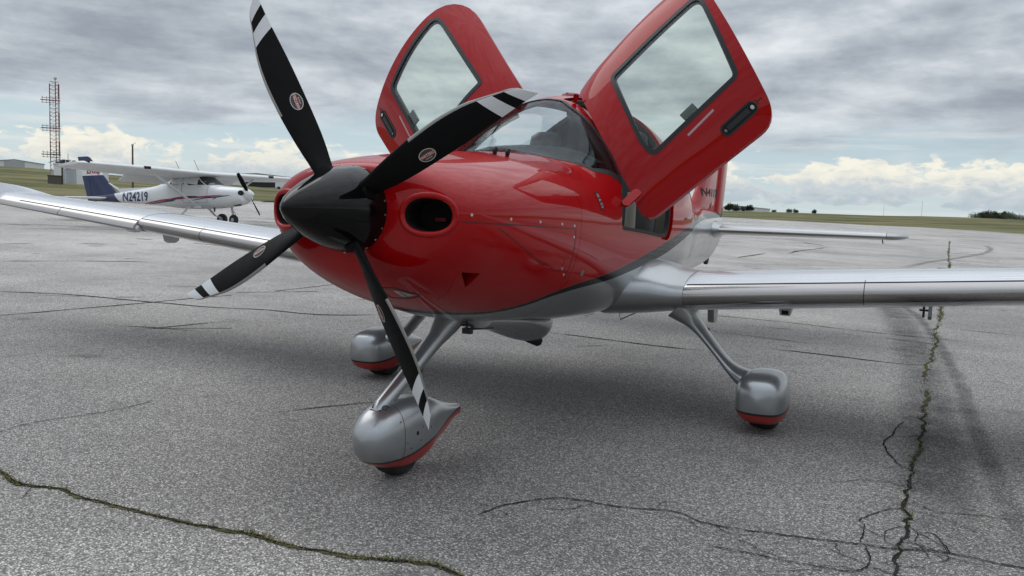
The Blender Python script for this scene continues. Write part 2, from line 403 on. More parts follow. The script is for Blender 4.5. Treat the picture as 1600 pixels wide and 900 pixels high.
# ------------------------------------------------------------------ cracks, joints, weeds, stains
CR = {
    'weed_left':[[-1.85,-0.09],[-1.48,-0.13],[-1.28,-0.19],[-1.09,-0.14],[-0.92,-0.16],[-0.66,-0.15],[-0.43,-0.15],[-0.22,-0.13],[-0.02,-0.1],[0.11,-0.11],[0.27,-0.09],[0.43,-0.07],[0.58,-0.01],[0.72,0.01],[0.81,-0.01],[0.91,-0.02]],
    'weed_right':[[3.63,44.34],[3.14,29.1],[2.97,21.93],[2.54,11.69],[2.41,7.83],[2.31,5.55],[2.28,3.87],[2.24,2.91],[2.19,1.84],[2.18,1.36],[2.17,1.05],[2.17,0.76],[2.16,0.56]],
    'c1':[[0.59,0.52],[0.64,0.69],[0.75,0.85],[0.9,0.92],[1.05,0.92],[1.28,0.99],[1.43,0.93],[1.59,0.94],[1.81,0.98],[2.02,1.03],[2.15,1.04],[2.33,1.11],[2.5,1.1],[2.63,1.12]],
    'c2':[[2.02,1.03],[2.03,1.27],[2.01,1.31],[2.09,1.49],[2.19,1.58]],
    'c3':[[2.03,1.04],[2.07,0.89],[2.06,0.79],[2.03,0.74],[1.95,0.72],[1.72,0.71],[1.51,0.7]],
    'c4':[[2.24,1.67],[2.3,1.61],[2.5,1.66],[2.64,1.66]],
    'c5':[[2.24,2.23],[2.16,2.28],[2.11,2.41],[2.05,2.75],[2.09,2.97],[2.11,3.19],[2.15,3.37]],
    'c6':[[2.1,2.94],[2.18,2.98],[2.25,3.08]],
    'c7':[[2.19,2.24],[2.23,2.23]],
    'c8':[[2.22,1.29],[2.29,1.31],[2.33,1.18],[2.35,1.1]],
    'c9':[[2.16,1.08],[2.24,1.11],[2.38,1.12]],
    'c10':[[-2.12,0.2],[-2.15,0.5],[-2.05,0.83],[-2.04,1.18]],
    'j1':[[-1.2,5.45],[-0.62,5.4],[-0.08,5.34],[0.41,5.36]],
    'j2':[[0.92,5.89],[1.45,5.86],[1.95,5.79],[2.31,5.84]],
    'j3':[[2.69,8.97],[3.34,8.81]],
    'j4':[[-6.14,2.72],[-5.95,4.05],[-5.83,5.35],[-5.7,6.38],[-5.67,8.24]],
    'j5':[[-8.11,3.95],[-7.23,4.35],[-6.37,4.47],[-5.12,4.66],[-4.46,4.88],[-3.8,4.97],[-3.27,5.44]],
    'j6':[[-11.82,6.29],[-11.02,7.34],[-10.01,8.24]],
    'j7':[[-15.6,12.17],[-13.46,12.22],[-11.65,12.01],[-9.85,11.44]],
    'j8':[[-22.27,22.44],[-21.2,22.7],[-20.06,23.24]],
    'j9':[[-15.18,8.39],[-14.8,9.85],[-13.81,10.36]],
    'j10':[[-2.18,33.75],[-0.72,31.26],[1.91,31.27],[4.76,31.38]],
    'j11':[[-1.41,24.36],[-1.13,27.68],[-0.78,29.92]],
    'j12':[[-2.22,20.51],[-1.91,23.64]],
    'j13':[[-8.54,88.55],[0.31,83.99],[10.79,85.48]],
    'j14':[[-8.38,50.29],[-2.08,46.83],[6.72,43.56]],
    'j15':[[-22.35,12.89],[-21.26,14.13],[-19.58,14.78]],
    'j16':[[-28.64,30.71],[-27.17,30.97]],
    'tire':[[1.9,20.92],[2.48,24.34],[3.45,28.23],[4.51,33.52],[4.99,38.52],[5.0,42.31]],
    'stain':[[1.91,12.16],[2.27,9.69],[2.44,7.08],[2.53,5.07],[2.55,3.64],[2.58,2.55],[2.6,1.8],[2.62,1.25],[2.62,0.88]],
}
def smooth_line(pts, step, jit, seed):
    rnd = random.Random(seed); P = [Vector(p) for p in pts]; out = []
    for i in range(len(P)-1):
        p0, p1, p2, p3 = P[max(i-1, 0)], P[i], P[i+1], P[min(i+2, len(P)-1)]
        L = (p2-p1).length; m = max(2, int(L/step))
        for k in range(m):
            t = k/m; q = .5*((2*p1)+(p2-p0)*t+(2*p0-5*p1+4*p2-p3)*t*t+(3*p1-p0-3*p2+p3)*t**3)
            out.append(q)
    out.append(P[-1]); w = 0; res = []
    for i, q in enumerate(out):
        w = .7*w+rnd.uniform(-1, 1)*jit; t = out[min(i+1, len(out)-1)]-out[max(i-1, 0)]
        n = Vector((-t.y, t.x)).normalized() if t.length > 0 else Vector((0, 1)); res.append((q+n*w, n))
    return res
def ribbon(name, line, width, m, lift, seed, uv=False, gap=0., thick=None):
    rnd = random.Random(seed); v, f = [], []; n = len(line); ok = True
    for i, (q, nn) in enumerate(line):
        ww = width*(.45+.9*rnd.random())*(1 if 1 < i < n-2 or uv else .4)
        if uv: ww = width*(.9+.2*rnd.random())
        for s in (-.5, .5):
            p = q+nn*(s*ww); v.append((p.x, p.y, gh(p.x, p.y)+lift))
    skip = 0
    for i in range(n-1):
        if skip > 0: skip -= 1; continue
        if gap and rnd.random() < gap: skip = rnd.randint(1, 6); continue
        f.append((2*i, 2*i+1, 2*i+3, 2*i+2))
    me = mesh(name, v, f, m, smooth=False)
    if uv:
        ul = me.uv_layers.new(name='UVMap')
        for lp in me.loops:
            i = lp.vertex_index; ul.data[lp.index].uv = (i % 2, (i//2)/(n-1))
    o = link(name, me); tag(o, kind='structure'); return o
grassblade = mat('weed_green', (.075, .085, .022), .8, fn=lambda nt, b: nt.put(b.inputs['Base Color'], nt.ramp(nt.noise(nt.n.new('ShaderNodeTexCoord').outputs['Object'], 6, 4, .7), [(.3, (.045, .055, .018)), (.5, (.12, .12, .04)), (.7, (.24, .19, .09))])))
def weeds(name, line, spread, hmax, per, seed, keep, label):
    rnd = random.Random(seed); v, f = [], []
    for i, (q, nn) in enumerate(line):
        dens = keep(i/len(line))*(.25+1.5*max(0, math.sin(i*.19+seed)*.6+math.sin(i*.053+2*seed)*.6))
        for _ in range(int(per*dens+rnd.random())):
            d = rnd.gauss(0, spread); p = q+nn*d; z = gh(p.x, p.y)+.002; h = hmax*rnd.uniform(.3, 1); a = rnd.uniform(0, 6.28)
            lean = Vector((math.cos(a), math.sin(a), 0))*h*rnd.uniform(.4, 1.3); s = Vector((-math.sin(a), math.cos(a), 0))*rnd.uniform(.0012, .003)
            b = Vector((p.x, p.y, z)); k = len(v); v += [b-s, b+s, b+lean*.6+Vector((0, 0, h*.75))+s*.6, b+lean+Vector((0, 0, h*.8))]
            f.append((k, k+1, k+2, k+3))
    o = link(name, mesh(name, v, f, grassblade, smooth=False)); tag(o, kind='stuff'); return o
CR['weed_left'] = [[-7.5, .5], [-5.2, .1], [-3.4, .12], [-2.4, -.02]]+CR['weed_left']+[[1.5, .06], [2.6, .0], [4.2, .15]]
CR['weed_right'] = CR['weed_right']+[[2.13, .1], [2.05, -.9], [2.1, -2.6], [2.0, -5]]
ln = smooth_line(CR['weed_left'], .018, .006, 3)
ribbon('pavement_crack', ln, .022, soil_m, .004, 11)
ribbon('pavement_crack', smooth_line(CR['weed_left'], .014, .005, 3), .007, crack_m, .0065, 12)
weeds('crack_grass', ln, .011, .018, 10, 5, lambda t: 1, '')
ln = smooth_line(CR['weed_right'][6:], .03, .012, 4)
ribbon('pavement_crack', ln, .017, crack_m, .004, 13)
weeds('crack_grass', ln, .012, .018, 6, 6, lambda t: 1, '')
ln = smooth_line(CR['weed_right'][:7], .09, .02, 9)
ribbon('pavement_crack', ln, .028, soil_m, .004, 15, gap=.05)
weeds('crack_grass', ln, .017, .034, 8, 7, lambda t: 1, '')
for i in range(1, 11):
    P = CR['c%d' % i]; ribbon('pavement_crack', smooth_line(P, .02, .0045, 20+i), .0065 if i not in (1, 5) else .009, crack_m, .0045, 40+i, gap=.012 if len(P) > 8 else 0)
for i in range(1, 17):
    P = CR['j%d' % i]; d = (Vector(P[0])-Vector((CAM.x, CAM.y))).length
    ribbon('pavement_joint', smooth_line(P, .02*d*.6+.03, .0012*d, 60+i), .0030*d+.004 if d < 40 else .0024*d, crack_m, .004, 80+i, gap=.06)
# fine branches running off the main cracks
rnd = random.Random(21)
for k, (key, n, L0) in enumerate((('weed_right', 26, .34), ('c1', 9, .22), ('c3', 6, .2), ('c5', 5, .18), ('weed_left', 8, .18))):
    base = smooth_line(CR[key][6:16] if key == 'weed_right' else CR[key], .05, 0, 1)
    for j in range(n):
        q, nn = rnd.choice(base[2:-2]); s = rnd.choice((-1, 1)); d = (nn*s+Vector((-nn.y, nn.x))*rnd.uniform(-.7, .7)).normalized(); P = [q]; L = L0*rnd.uniform(.4, 1.3)
        for m in range(4): d = (d+Vector((rnd.uniform(-.6, .6), rnd.uniform(-.6, .6)))).normalized(); P.append(P[-1]+d*(L/4))
        ribbon('pavement_crack', smooth_line([tuple(p) for p in P], .016, .004, 300+40*k+j), .0042, crack_m, .0043, 500+40*k+j)
for k in range(16):
    d = rnd.uniform(5, 22); a0 = rnd.uniform(-.98, -.35); a1 = a0+rnd.uniform(.10, .26); e = rnd.uniform(-.12, .12)
    P = [azpt(a0+(a1-a0)*t, d*(1+e*t)) for t in (0, .3, .6, 1)]
    ribbon('pavement_joint', smooth_line(P, .012*d+.02, .0012*d, 700+k), .0022*d, crack_m, .0042, 720+k, gap=.10)
# a set of old paving lanes running across the apron
rnd = random.Random(5)
for k in range(30):
    d = 9*1.085**k; a0 = rnd.uniform(-1.0, .05); L = rnd.uniform(.08, .30)
    P = [azpt(a0+L*t, d*(1+.03*math.sin(3*t+k))) for t in (0, .33, .66, 1)]
    if d > 74: break
    ribbon('pavement_joint', smooth_line(P, .02*d*.6+.03,   .0010*d, 160+k), .0022*d, crack_m, .0042, 180+k, gap=.12)
ribbon('tire_mark', smooth_line(CR['tire'], .5, .01, 2), .32, stain_m, .005, 5, uv=True)
ribbon('dark_seam', smooth_line(CR['stain'], .12, .006, 2), .16, stain_m, .0055, 5, uv=True)
ribbon('dark_seam', smooth_line([(p[0]-.26, p[1]) for p in CR['stain']], .15, .02, 8), .55, stain_m, .0048, 6, uv=True)

# ------------------------------------------------------------------ far background
white_wall = mat('white_siding', (.72, .73, .74), .6)
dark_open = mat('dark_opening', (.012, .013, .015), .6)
gray_roof = mat('grey_roof', (.42, .44, .46), .5)
door_grey = mat('grey_door', (.38, .42, .46), .5)
red_steel = mat('red_steel', (.21, .055, .05), .6)
white_steel = mat('white_steel', (.46, .46, .46), .6)
dark_steel = mat('dark_steel', (.06, .06, .065), .55, .4)
wood_m = mat('pole_wood', (.10, .085, .075), .8)
def spot(px, r):
    a = px_az(px); x, y = azpt(a, r); return Vector((x, y, terr(a, r)))
def facing(px, r, tilt=0.):
    """local frame at a far place: +x to the right as seen from the apron, +y away from it"""
    p = spot(px, r); a = px_az(px)+tilt; return p, -a
def hangar(px, r, wid, dep, hgt, ridge, label, openings, tilt=0., name='hangar', sink=.6):
    p, rz = facing(px, r, tilt); t = empty(name, p-Vector((0, 0, sink)), rz); h = hgt+sink
    tag(t, label, 'building')
    b = MB(); b.add(*prism([(-wid/2, 0), (wid/2, 0), (wid/2, h), (0, h+ridge), (-wid/2, h)], (1, 0, 0), (0, 0, 1), (0, 1, 0), 0, dep)); b.build('wall', white_wall, t, smooth=False)
    rf = MB()
    for s in (-1, 1):
        rf.add([(s*(wid/2+.3), -.3, h-.15), (0, -.3, h+ridge+.06), (0, dep+.3, h+ridge+.06), (s*(wid/2+.3), dep+.3, h-.15), (s*(wid/2+.3), -.3, h-.02), (0, -.3, h+ridge+.2), (0, dep+.3, h+ridge+.2), (s*(wid/2+.3), dep+.3, h-.02)],
               [(0, 1, 2, 3), (4, 7, 6, 5), (0, 4, 5, 1), (3, 2, 6, 7), (0, 3, 7, 4), (1, 5, 6, 2)])
    rf.build('roof', gray_roof, t, smooth=False)
    for (x0, x1, z1, m) in openings:
        d = MB(); d.box(((x0+x1)/2, -.04, sink+z1/2), (x1-x0, .06, z1)); d.build('door', m, t, smooth=False)
    return t
hangar(22, 330, 17.5, 14, 2.0, .9, 'wide low white hangar with a shallow gable roof, left of the radio tower', [(-3, 3, 2.4, gray_roof)])
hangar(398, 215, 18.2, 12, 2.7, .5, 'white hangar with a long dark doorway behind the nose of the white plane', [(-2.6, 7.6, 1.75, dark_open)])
hangar(352, 235, 7.5, 8, 2.0, .5, 'small white shed just above the propeller of the white plane', [(-1, 1, 1.6, gray_roof)], name='shed')
t = hangar(1150, 335, 22, 12, 1.5, .6, 'long low pale building under the trees right of the red tail', [(-3, 3, 1.2, gray_roof)])
# white van next to the far hangar
t = empty('parked_van', spot(442, 205), -px_az(442)); tag(t, 'small white van beside the long dark hangar doorway', 'van')
b = MB(); b.add(*prism([(-2.2, .45), (2.2, .45), (2.3, 1.0), (1.6, 1.15), (1.1, 1.95), (-2.2, 2.0)], (1, 0, 0), (0, 0, 1), (0, 1, 0), -.9, .9)); b.build('body', white_wall, t, smooth=False)
b = MB(); b.add(*prism([(.95, 1.2), (1.5, 1.2), (1.1, 1.8), (.95, 1.8)], (1, 0, 0), (0, 0, 1), (0, 1, 0), -.93, .93)); b.build('side_window', dark_open, t, smooth=False)
for x in (-1.4, 1.4):
    b = MB(); b.tube([(x, -.95, .36), (x, .95, .36)], .36, 16); b.build('wheel', dark_open, t)
# equipment shed with doors, conduit and rooftop gear
p, rz = facing(126, 128); t = empty('equipment_shed', p-Vector((0, 0, .3)), rz)
tag(t, 'small flat white equipment shed with grey double door at the foot of the tower', 'shed')
b = MB(); b.box((0, 2, 1.45), (6.6, 4, 2.9)); b.build('wall', white_wall, t, smooth=False)
b = MB(); b.box((0, 2, 2.96), (6.8, 4.2, .14)); b.build('roof', white_wall, t, smooth=False)
for x in (-1.62, -1.12):
    d = MB(); d.box((x, -.03, 1.25), (.46, .05, 1.9)); d.build('door', door_grey, t, smooth=False)
b = MB(); b.box((-1.37, -.045, 2.28), (1.3, .05, .1)); b.box((-2.02, -.045, 1.2), (.09, .05, 2.05)); b.box((-.72, -.045, 1.3), (.12, .05, 2.3)); b.build('door_frame', door_grey, t, smooth=False)
b = MB(); b.box((-1.6, -.05, 2.58), (.55, .07, .35)); b.build('vent', gray_roof, t, smooth=False)
b = MB(); b.box((.55, -.1, 2.0), (.45, .18, .4)); b.box((.62, -.08, 1.0), (.12, .12, 1.6)); b.box((.8, -.1, 1.35), (.3, .15, .35)); b.build('electric_meter', gray_roof, t, smooth=False)
b = MB()
for k in range(9): b.box((-2.9+.38*k+.1*(k % 2), 1+.3*(k % 3), 3.15+.1*(k % 3)), (.42, .5, .3+.12*(k % 4)))
b.tube([(-3.9, 1, 3.1), (-2.9, 1, 3.5), (-1.2, 1, 3.55)], .05, 6); b.tube([(-1.6, 1, 3.0), (-1.6, 1, 4.4)], .035, 6)
b.build('rooftop_gear', dark_steel, t, smooth=False)
# radio tower: three-legged lattice with antenna arrays
p = spot(86, 135); t = empty('radio_tower', p-Vector((0, 0, .3)), -px_az(86)); tag(t, 'tall slim red and white lattice radio tower with antenna arms', 'radio tower')
HT = 14.2
legs = [Vector((-.62, 0, 0)), Vector((.10, .55, 0)), Vector((.50, -.15, 0))]
def bandmat(k): return red_steel if k % 2 == 0 else white_steel
NB = 7
for j, L in enumerate(legs):
    b = MB()
    top = HT-(.3 if j != 1 else 0)
    for k in range(NB): b.tube([L+Vector((0, 0, top*k/NB)), L+Vector((0, 0, top*(k+1)/NB))], .065 if j != 2 else .10, 6, 0 if k % 2 == 0 else 1)
    b.build('leg', [red_steel, white_steel], t)
b = MB(); n = 27
for k in range(n):
    z0, z1 = HT*k/n, HT*(k+1)/n
    for i in range(3):
        a, c = legs[i], legs[(i+1) % 3]; mi = 0 if int(k/n*NB) % 2 == 0 else 1
        b.tube([a+Vector((0, 0, z0)), c+Vector((0, 0, z1))], .017, 4, mi, cap=False); b.tube([a+Vector((0, 0, z1)), c+Vector((0, 0, z1))], .017, 4, mi, cap=False)
b.build('lattice', [red_steel, white_steel], t)
for z, red in ((11.6, 1), (7.75, 1), (4.1, 0)):
    b = MB()
    for dzz in (-.35, 0, .3): b.tube([(-1.75+.3*abs(dzz), -.2, z+dzz), (.7, -.2, z+dzz)], .035 if dzz else .07, 6)
    for x in (-1.5, -1.0, -.62, -.2, .1): b.tube([(x, -.25, z-.45), (x, -.25, z+.5)], .028, 5)
    for x in (-.6, .1): b.tube([(x, -.3, z-.8), (x, -.3, z+1.4)], .045, 6)
    b.build('antenna_arm', red_steel if red else dark_steel, t)
b = MB(); b.tube([(.1, .55, HT), (.1, .55, HT+.35)], .05, 6); b.loft([ellipse_ring((.1, .55, HT+.35+.2-.2*math.cos(a)), .21*math.sin(a)+.01, .21*math.sin(a)+.01, (1, 0, 0), (0, 1, 0), 12) for a in np.linspace(0.05, 3.1, 9)]); b.build('beacon', white_steel, t)
b = MB(); b.box((-.25, -.1, .9), (.8, .7, 1.8)); b.build('base_cabinet', gray_roof, t, smooth=False)
# brown utility cabinet on the grass in front of the tower
p = spot(84, 118); t = empty('utility_box', p, -px_az(84)); tag(t, 'low brown wooden enclosure on the grass below the tower', 'enclosure')
b = MB(); b.box((0, 0, .45), (1.5, 1, 1.0)); b.build('side', wood_m, t, smooth=False)
b = MB(); b.box((0, 0, 1.0), (1.6, 1.1, .09)); b.build('lid', soil_m, t, smooth=False)
b = MB(); b.tube([(.85, 0, 0), (.85, 0, 2.2)], .12, 8); b.build('post', wood_m, t)
# thin light pole behind the white plane's wing
p = spot(205.5, 110); t = empty('light_pole', p-Vector((0, 0, .2)), -px_az(205)); tag(t, 'thin dark pole with a small top fitting rising behind the wing of the white plane', 'pole')
b = MB(); b.tube([(0, 0, 0), (0, 0, 5.55)], [.13, .09], 8); b.build('pole', wood_m, t)
b = MB(); b.tube([(-.15, 0, 5.5), (.0, 0, 5.65), (.35, 0, 5.9)], .03, 6); b.box((0, 0, 5.6), (.25, .25, .2)); b.build('fitting', gray_roof, t)
# far thin masts on the right skyline
for px in (1373, 1432):
    p = spot(px, 420); t = tag(MB().tube([p, p+Vector((0, 0, 7.5 if px == 1432 else 5.5))], .06, 6).build('mast', gray_roof),
        'thin far mast on the right skyline, the %s of two' % ('taller' if px == 1432 else 'shorter'), 'mast')
# ---- trees: trunk, limbs and a crown of many leaf faces
leaf_m = mat('leaf', (.045, .065, .025), .7, fn=lambda nt, b: nt.put(b.inputs['Base Color'], nt.ramp(nt.noise(nt.n.new('ShaderNodeTexCoord').outputs['Object'], 1.6, 3, .6), [(.3, (.020, .032, .016)), (.55, (.045, .06, .025)), (.75, (.085, .095, .04))])))
def tree(px, r, h, wid, label, seed, group='trees along the right skyline'):
    rnd = random.Random(seed); t = empty('tree', spot(px, r)-Vector((0, 0, .3)), rnd.uniform(0, 6)); tag(t, label, 'tree', group)
    b = MB(); b.tube([(0, 0, 0), (.1, 0, h*.3), (0, .1, h*.7)], [h*.045, h*.035, h*.012], 7)
    for k in range(5):
        a = k*1.3+rnd.random(); b.tube([(.08, 0, h*(.25+.07*k)), (math.cos(a)*wid*.32, math.sin(a)*wid*.32, h*(.45+.08*k))], [h*.02, h*.006], 5)
    b.build('trunk', wood_m, t)
    v, f = [], []
    lobes = [(rnd.uniform(-.3, .3)*wid, rnd.uniform(-.3, .3)*wid, h*rnd.uniform(.38, .8), rnd.uniform(.22, .36)*wid) for _ in range(9)]
    for _ in range(900):
        x, y, z, q = rnd.choice(lobes); d = Vector((rnd.gauss(0, 1), rnd.gauss(0, 1), rnd.gauss(0, .8))).normalized()*q*rnd.random()**.4
        c = Vector((x, y, z))+d; u = Vector((rnd.gauss(0, 1), rnd.gauss(0, 1), rnd.gauss(0, 1))).normalized(); s = u.orthogonal().normalized(); L = h*rnd.uniform(.05, .10); k = len(v)
        v += [c-u*L, c+s*L*.6, c+u*L, c-s*L*.6]; f.append((k, k+1, k+2, k+3))
    link('crown', mesh('crown', v, f, leaf_m, smooth=False), t)
for i, (px, r, h, wd, lb) in enumerate([
    (1133, 310, 5.6, 5, 'dark round tree half hidden by the red tail'), (1144, 318, 5.0, 5, 'dark tree second to the right of the red tail'),
    (1155, 314, 4.0, 3.6, 'smaller dark tree in the clump right of the red tail'), (1165, 312, 4.6, 4.6, 'dark rounded tree at the right end of the clump by the red tail'),
    (1203, 330, 2.2, 3.2, 'lone low bush on the skyline between the tree clump and the wide shrub'), (1226, 320, 2.6, 4.2, 'wide dark shrub above the middle of the red plane tailplane'),
    (1238, 322, 3.0, 3.2, 'bushy tree touching the wide shrub above the tailplane'), (1266, 325, 3.2, 3.0, 'lone small round tree on the bare ridge above the tailplane')]):
    tree(px, r, h*.56, wd*.62, lb, 30+i)
for i, px in enumerate(range(1516, 1640, 9)):
    tree(px, 330+7*(i % 3), 1.7+.8*((i*7) % 4)/3+(.8 if 1540 < px < 1570 else 0), 4.5, 'one of the low dark trees in the row at the far right of the skyline', 60+i, 'tree row at the right end of the skyline')
ST = np.array([
 (.416,.10,1.238,1.335,1.14,2.0,2.0),
 (.418,.20,1.238,1.400,1.06,2.0,2.0),
 (.425,.33,1.236,1.420,1.035,2.1,2.05),
 (.445,.405,1.236,1.435,1.00,2.15,2.1),
 (.48,.455,1.236,1.447,.955,2.2,2.15),
 (.55,.505,1.236,1.462,.905,2.2,2.2),
 (.70,.555,1.236,1.487,.835,2.2,2.25),
 (.90,.590,1.236,1.512,.770,2.2,2.3),
 (1.25,.620,1.230,1.546,.690,2.2,2.35),
 (1.55,.634,1.220,1.570,.655,2.15,2.5),
 (1.80,.640,1.210,1.592,.640,2.1,2.8),
 (1.95,.642,1.205,1.672,.632,2.1,3.0),
 (2.20,.645,1.200,1.862,.625,2.05,3.3),
 (2.40,.648,1.200,1.958,.620,2.05,3.4),
 (2.65,.650,1.200,2.014,.615,2.05,3.4),
 (3.00,.650,1.200,2.036,.615,2.05,3.4),
 (3.40,.640,1.195,2.020,.617,2.05,3.2),
 (3.80,.605,1.190,1.950,.622,2.05,2.8),
 (4.20,.530,1.180,1.825,.635,2.05,2.5),
 (4.70,.425,1.170,1.665,.650,2.05,2.2),
 (5.30,.315,1.150,1.525,.672,2.05,2.1),
 (6.00,.215,1.130,1.430,.700,2.0,2.0),
 (6.60,.150,1.120,1.390,.735,2.0,2.0),
 (7.05,.105,1.115,1.360,.785,2.0,2.0),
 (7.40,.070,1.115,1.330,.880,2.0,2.0),
 (7.70,.035,1.130,1.290,1.000,2.0,2.0)])
def pchip(X, Y, x):
    X = np.asarray(X, float); Y = np.asarray(Y, float); x = np.clip(np.asarray(x, float), X[0], X[-1])
    h = np.diff(X); d = np.diff(Y)/h; m = np.zeros(len(X))
    for i in range(1, len(X)-1):
        if d[i-1]*d[i] > 0:
            a, b = 2*h[i]+h[i-1], h[i]+2*h[i-1]
            m[i] = (a+b)/(a/d[i-1]+b/d[i])
    m[0], m[-1] = d[0], d[-1]
    i = np.clip(np.searchsorted(X, x)-1, 0, len(X)-2); t = (x-X[i])/h[i]
    return ((1+2*t)*(1-t)**2*Y[i]+t*(1-t)**2*h[i]*m[i]+t*t*(3-2*t)*Y[i+1]+t*t*(t-1)*h[i]*m[i+1])
def fus(y):
    return [pchip(ST[:,0], ST[:,k], y) for k in range(1, 7)]
def fus_ring(y, n=96, off=0.0):
    w, zm, zt, zb, nu, nl = [float(v) for v in fus(y)]
    w, zt, zb = max(w-off, .004), zt-off, zb+off
    out = []
    for k in range(n):
        a = 2*math.pi*k/n; c, s = math.cos(a), math.sin(a); e = nu if s >= 0 else nl
        out.append((w*math.copysign(abs(c)**(2/e), c), y, zm+(zt-zm if s >= 0 else zm-zb)*math.copysign(abs(s)**(2/e), s)))
    return out
# ---- door: hinge axis and opening angle
HA = np.array([.199, 2.383, 1.962]); HL = np.array([.632, 2.175, 1.362]); DOOR_ANG = 1.348
DV = np.array([math.cos(math.radians(35)), 0, math.sin(math.radians(35))])   # direction in which a door is cut out
SV = np.array([-math.sin(math.radians(35)), 0, math.cos(math.radians(35))])
# ------------------------------------------------------------------ aircraft materials
RED, SILVER, BLACK = (.33, .0009, .0024), (.38, .39, .40), (.008, .008, .009)
def flake(nt, b, amt=.04):
    tc = nt.n.new('ShaderNodeTexCoord'); return nt.noise(tc.outputs['Object'], 9, 4, .6)
def coat(b, w=.6):
    b.inputs['Coat Weight'].default_value = w; b.inputs['Coat Roughness'].default_value = .04
def livery(nt, b, pts, lo, hi, zmax, t0, axis=1):
    """red over silver with a dark line between: boundary height is a curve along the body"""
    tc = nt.n.new('ShaderNodeTexCoord'); p = tc.outputs['Object']; s = nt.sep(p)
    u = nt.rng(s[axis], lo, hi); zb = nt.math('MULTIPLY', nt.curve(u, [((q-lo)/(hi-lo), z/zmax) for q, z in pts]), zmax)
    d = nt.math('SUBTRACT', s[2], zb); red = nt.rng(d, -.0015, .0015); th = nt.curve(u, [(0, t0[0]), (1, t0[0])] if len(t0) == 1 else [((q-lo)/(hi-lo), t) for q, t in t0])
    dark = nt.math('SUBTRACT', nt.rng(nt.math('ADD', d, th), -.0015, .0015), red, clamp=True)
    silver = nt.math('SUBTRACT', 1, nt.math('ADD', red, dark), clamp=True)
    dirt = nt.noise(p, 3.5, 5, .65)
    c = nt.mix(red, SILVER, RED); c = nt.mix(dark, c, BLACK)
    c = nt.mix(nt.rng(dirt, .55, .8, 0, .12), c, (.10, .09, .08))
    nt.put(b.inputs['Base Color'], c); nt.put(b.inputs['Metallic'], nt.math('MULTIPLY', silver, .8))
    nt.put(b.inputs['Roughness'], nt.math('ADD', nt.rng(silver, 0, 1, .42, .30), nt.math('MULTIPLY', nt.math('SUBTRACT', dirt, .5), .12)))
    nt.put(b.inputs['Specular IOR Level'], nt.rng(silver, 0, 1, .03, .5)); nt.put(b.inputs['Coat Normal'], nt.bump(nt.noise(p, 22, 2, .5), .035, .004)); coat(b, .6); b.inputs['Coat Roughness'].default_value = .012
paint = mat('red_silver_paint', fn=lambda nt, b: livery(nt, b,
    [(.4, .70), (.62, .80), (.85, .782), (1.05, .775), (1.25, .812), (1.43, .865), (2.06, .948), (2.84, 1.067), (3.65, 1.185), (5.0, 1.25), (6.5, 1.30), (8.0, 1.33)], .4, 8.0, 2.5,
    [(.4, .020), (1.2, .024), (1.6, .034), (2.2, .052), (3.0, .078), (4.0, .06), (8.0, .06)]))
fairing_nose = mat('nose_fairing_paint', fn=lambda nt, b: livery(nt, b, [(.40, .075), (.62, .085), (.95, .125), (1.15, .185), (1.27, .235), (1.45, .30)], .40, 1.45, .5, [(.4, .010), (1.2, .014), (1.45, .02)]))
def inv_livery(nt, b, pts, lo, hi, zmax, t0):
    """silver over red (wheel fairings)"""
    tc = nt.n.new('ShaderNodeTexCoord'); p = tc.outputs['Object']; s = nt.sep(p)
    u = nt.rng(s[1], lo, hi); zb = nt.math('MULTIPLY', nt.curve(u, [((q-lo)/(hi-lo), z/zmax) for q, z in pts]), zmax)
    d = nt.math('SUBTRACT', s[2], zb); sil = nt.rng(d, -.001, .001)
    dark = nt.math('SUBTRACT', nt.rng(nt.math('ADD', d, t0), -.001, .001), sil, clamp=True)
    dirt = nt.noise(p, 6, 5, .65)
    c = nt.mix(sil, (.36, .012, .010), SILVER); c = nt.mix(dark, c, BLACK)
    c = nt.mix(nt.rng(dirt, .5, .8, 0, .18), c, (.10, .09, .08))
    nt.put(b.inputs['Base Color'], c); nt.put(b.inputs['Metallic'], nt.math('MULTIPLY', sil, .8)); nt.put(b.inputs['Roughness'], nt.math('ADD', .31, nt.math('MULTIPLY', nt.math('SUBTRACT', dirt, .5), .15))); coat(b, .4)
nose_paint = mat('nose_wheel_paint', fn=lambda nt, b: inv_livery(nt, b, [(.40, .116), (.65, .120), (.79, .130), (.90, .148), (1.02, .168), (1.14, .192), (1.25, .208), (1.45, .228)], .40, 1.45, .5, .012))
main_paint = mat('main_wheel_paint', fn=lambda nt, b: inv_livery(nt, b, [(2.0, .145), (2.35, .145), (2.5, .155), (2.7, .178), (2.9, .195), (3.3, .21), (3.5, .22)], 2.0, 3.5, .5, .014))
def silver_fn(nt, b):
    tc = nt.n.new('ShaderNodeTexCoord'); p = tc.outputs['Object']; d = nt.noise(p, 4, 5, .65)
    nt.put(b.inputs['Base Color'], nt.mix(nt.rng(d, .5, .8, 0, .15), SILVER, (.16, .16, .155)))
    nt.put(b.inputs['Roughness'], nt.rng(d, .2, .8, .24, .36)); coat(b, .4)
silver = mat('silver_paint', SILVER, .3, .8, fn=silver_fn)
def wing_fn(nt, b):
    tc = nt.n.new('ShaderNodeTexCoord'); x, y, z = nt.sep(tc.outputs['Object'])
    s = nt.noise(nt.comb(nt.math('MULTIPLY', x, .35), nt.math('MULTIPLY', y, 22), 0), 1, 4, .6); d = nt.noise(tc.outputs['Object'], 5, 5, .6)
    nt.put(b.inputs['Base Color'], nt.mix(nt.rng(d, .5, .8, 0, .2), (.52, .535, .57), (.3, .3, .3)))
    nt.put(b.inputs['Roughness'], nt.rng(s, .3, .7, .18, .34)); coat(b, .5)
wing_silver = mat('wing_silver_paint', SILVER, .2, .55, fn=wing_fn)
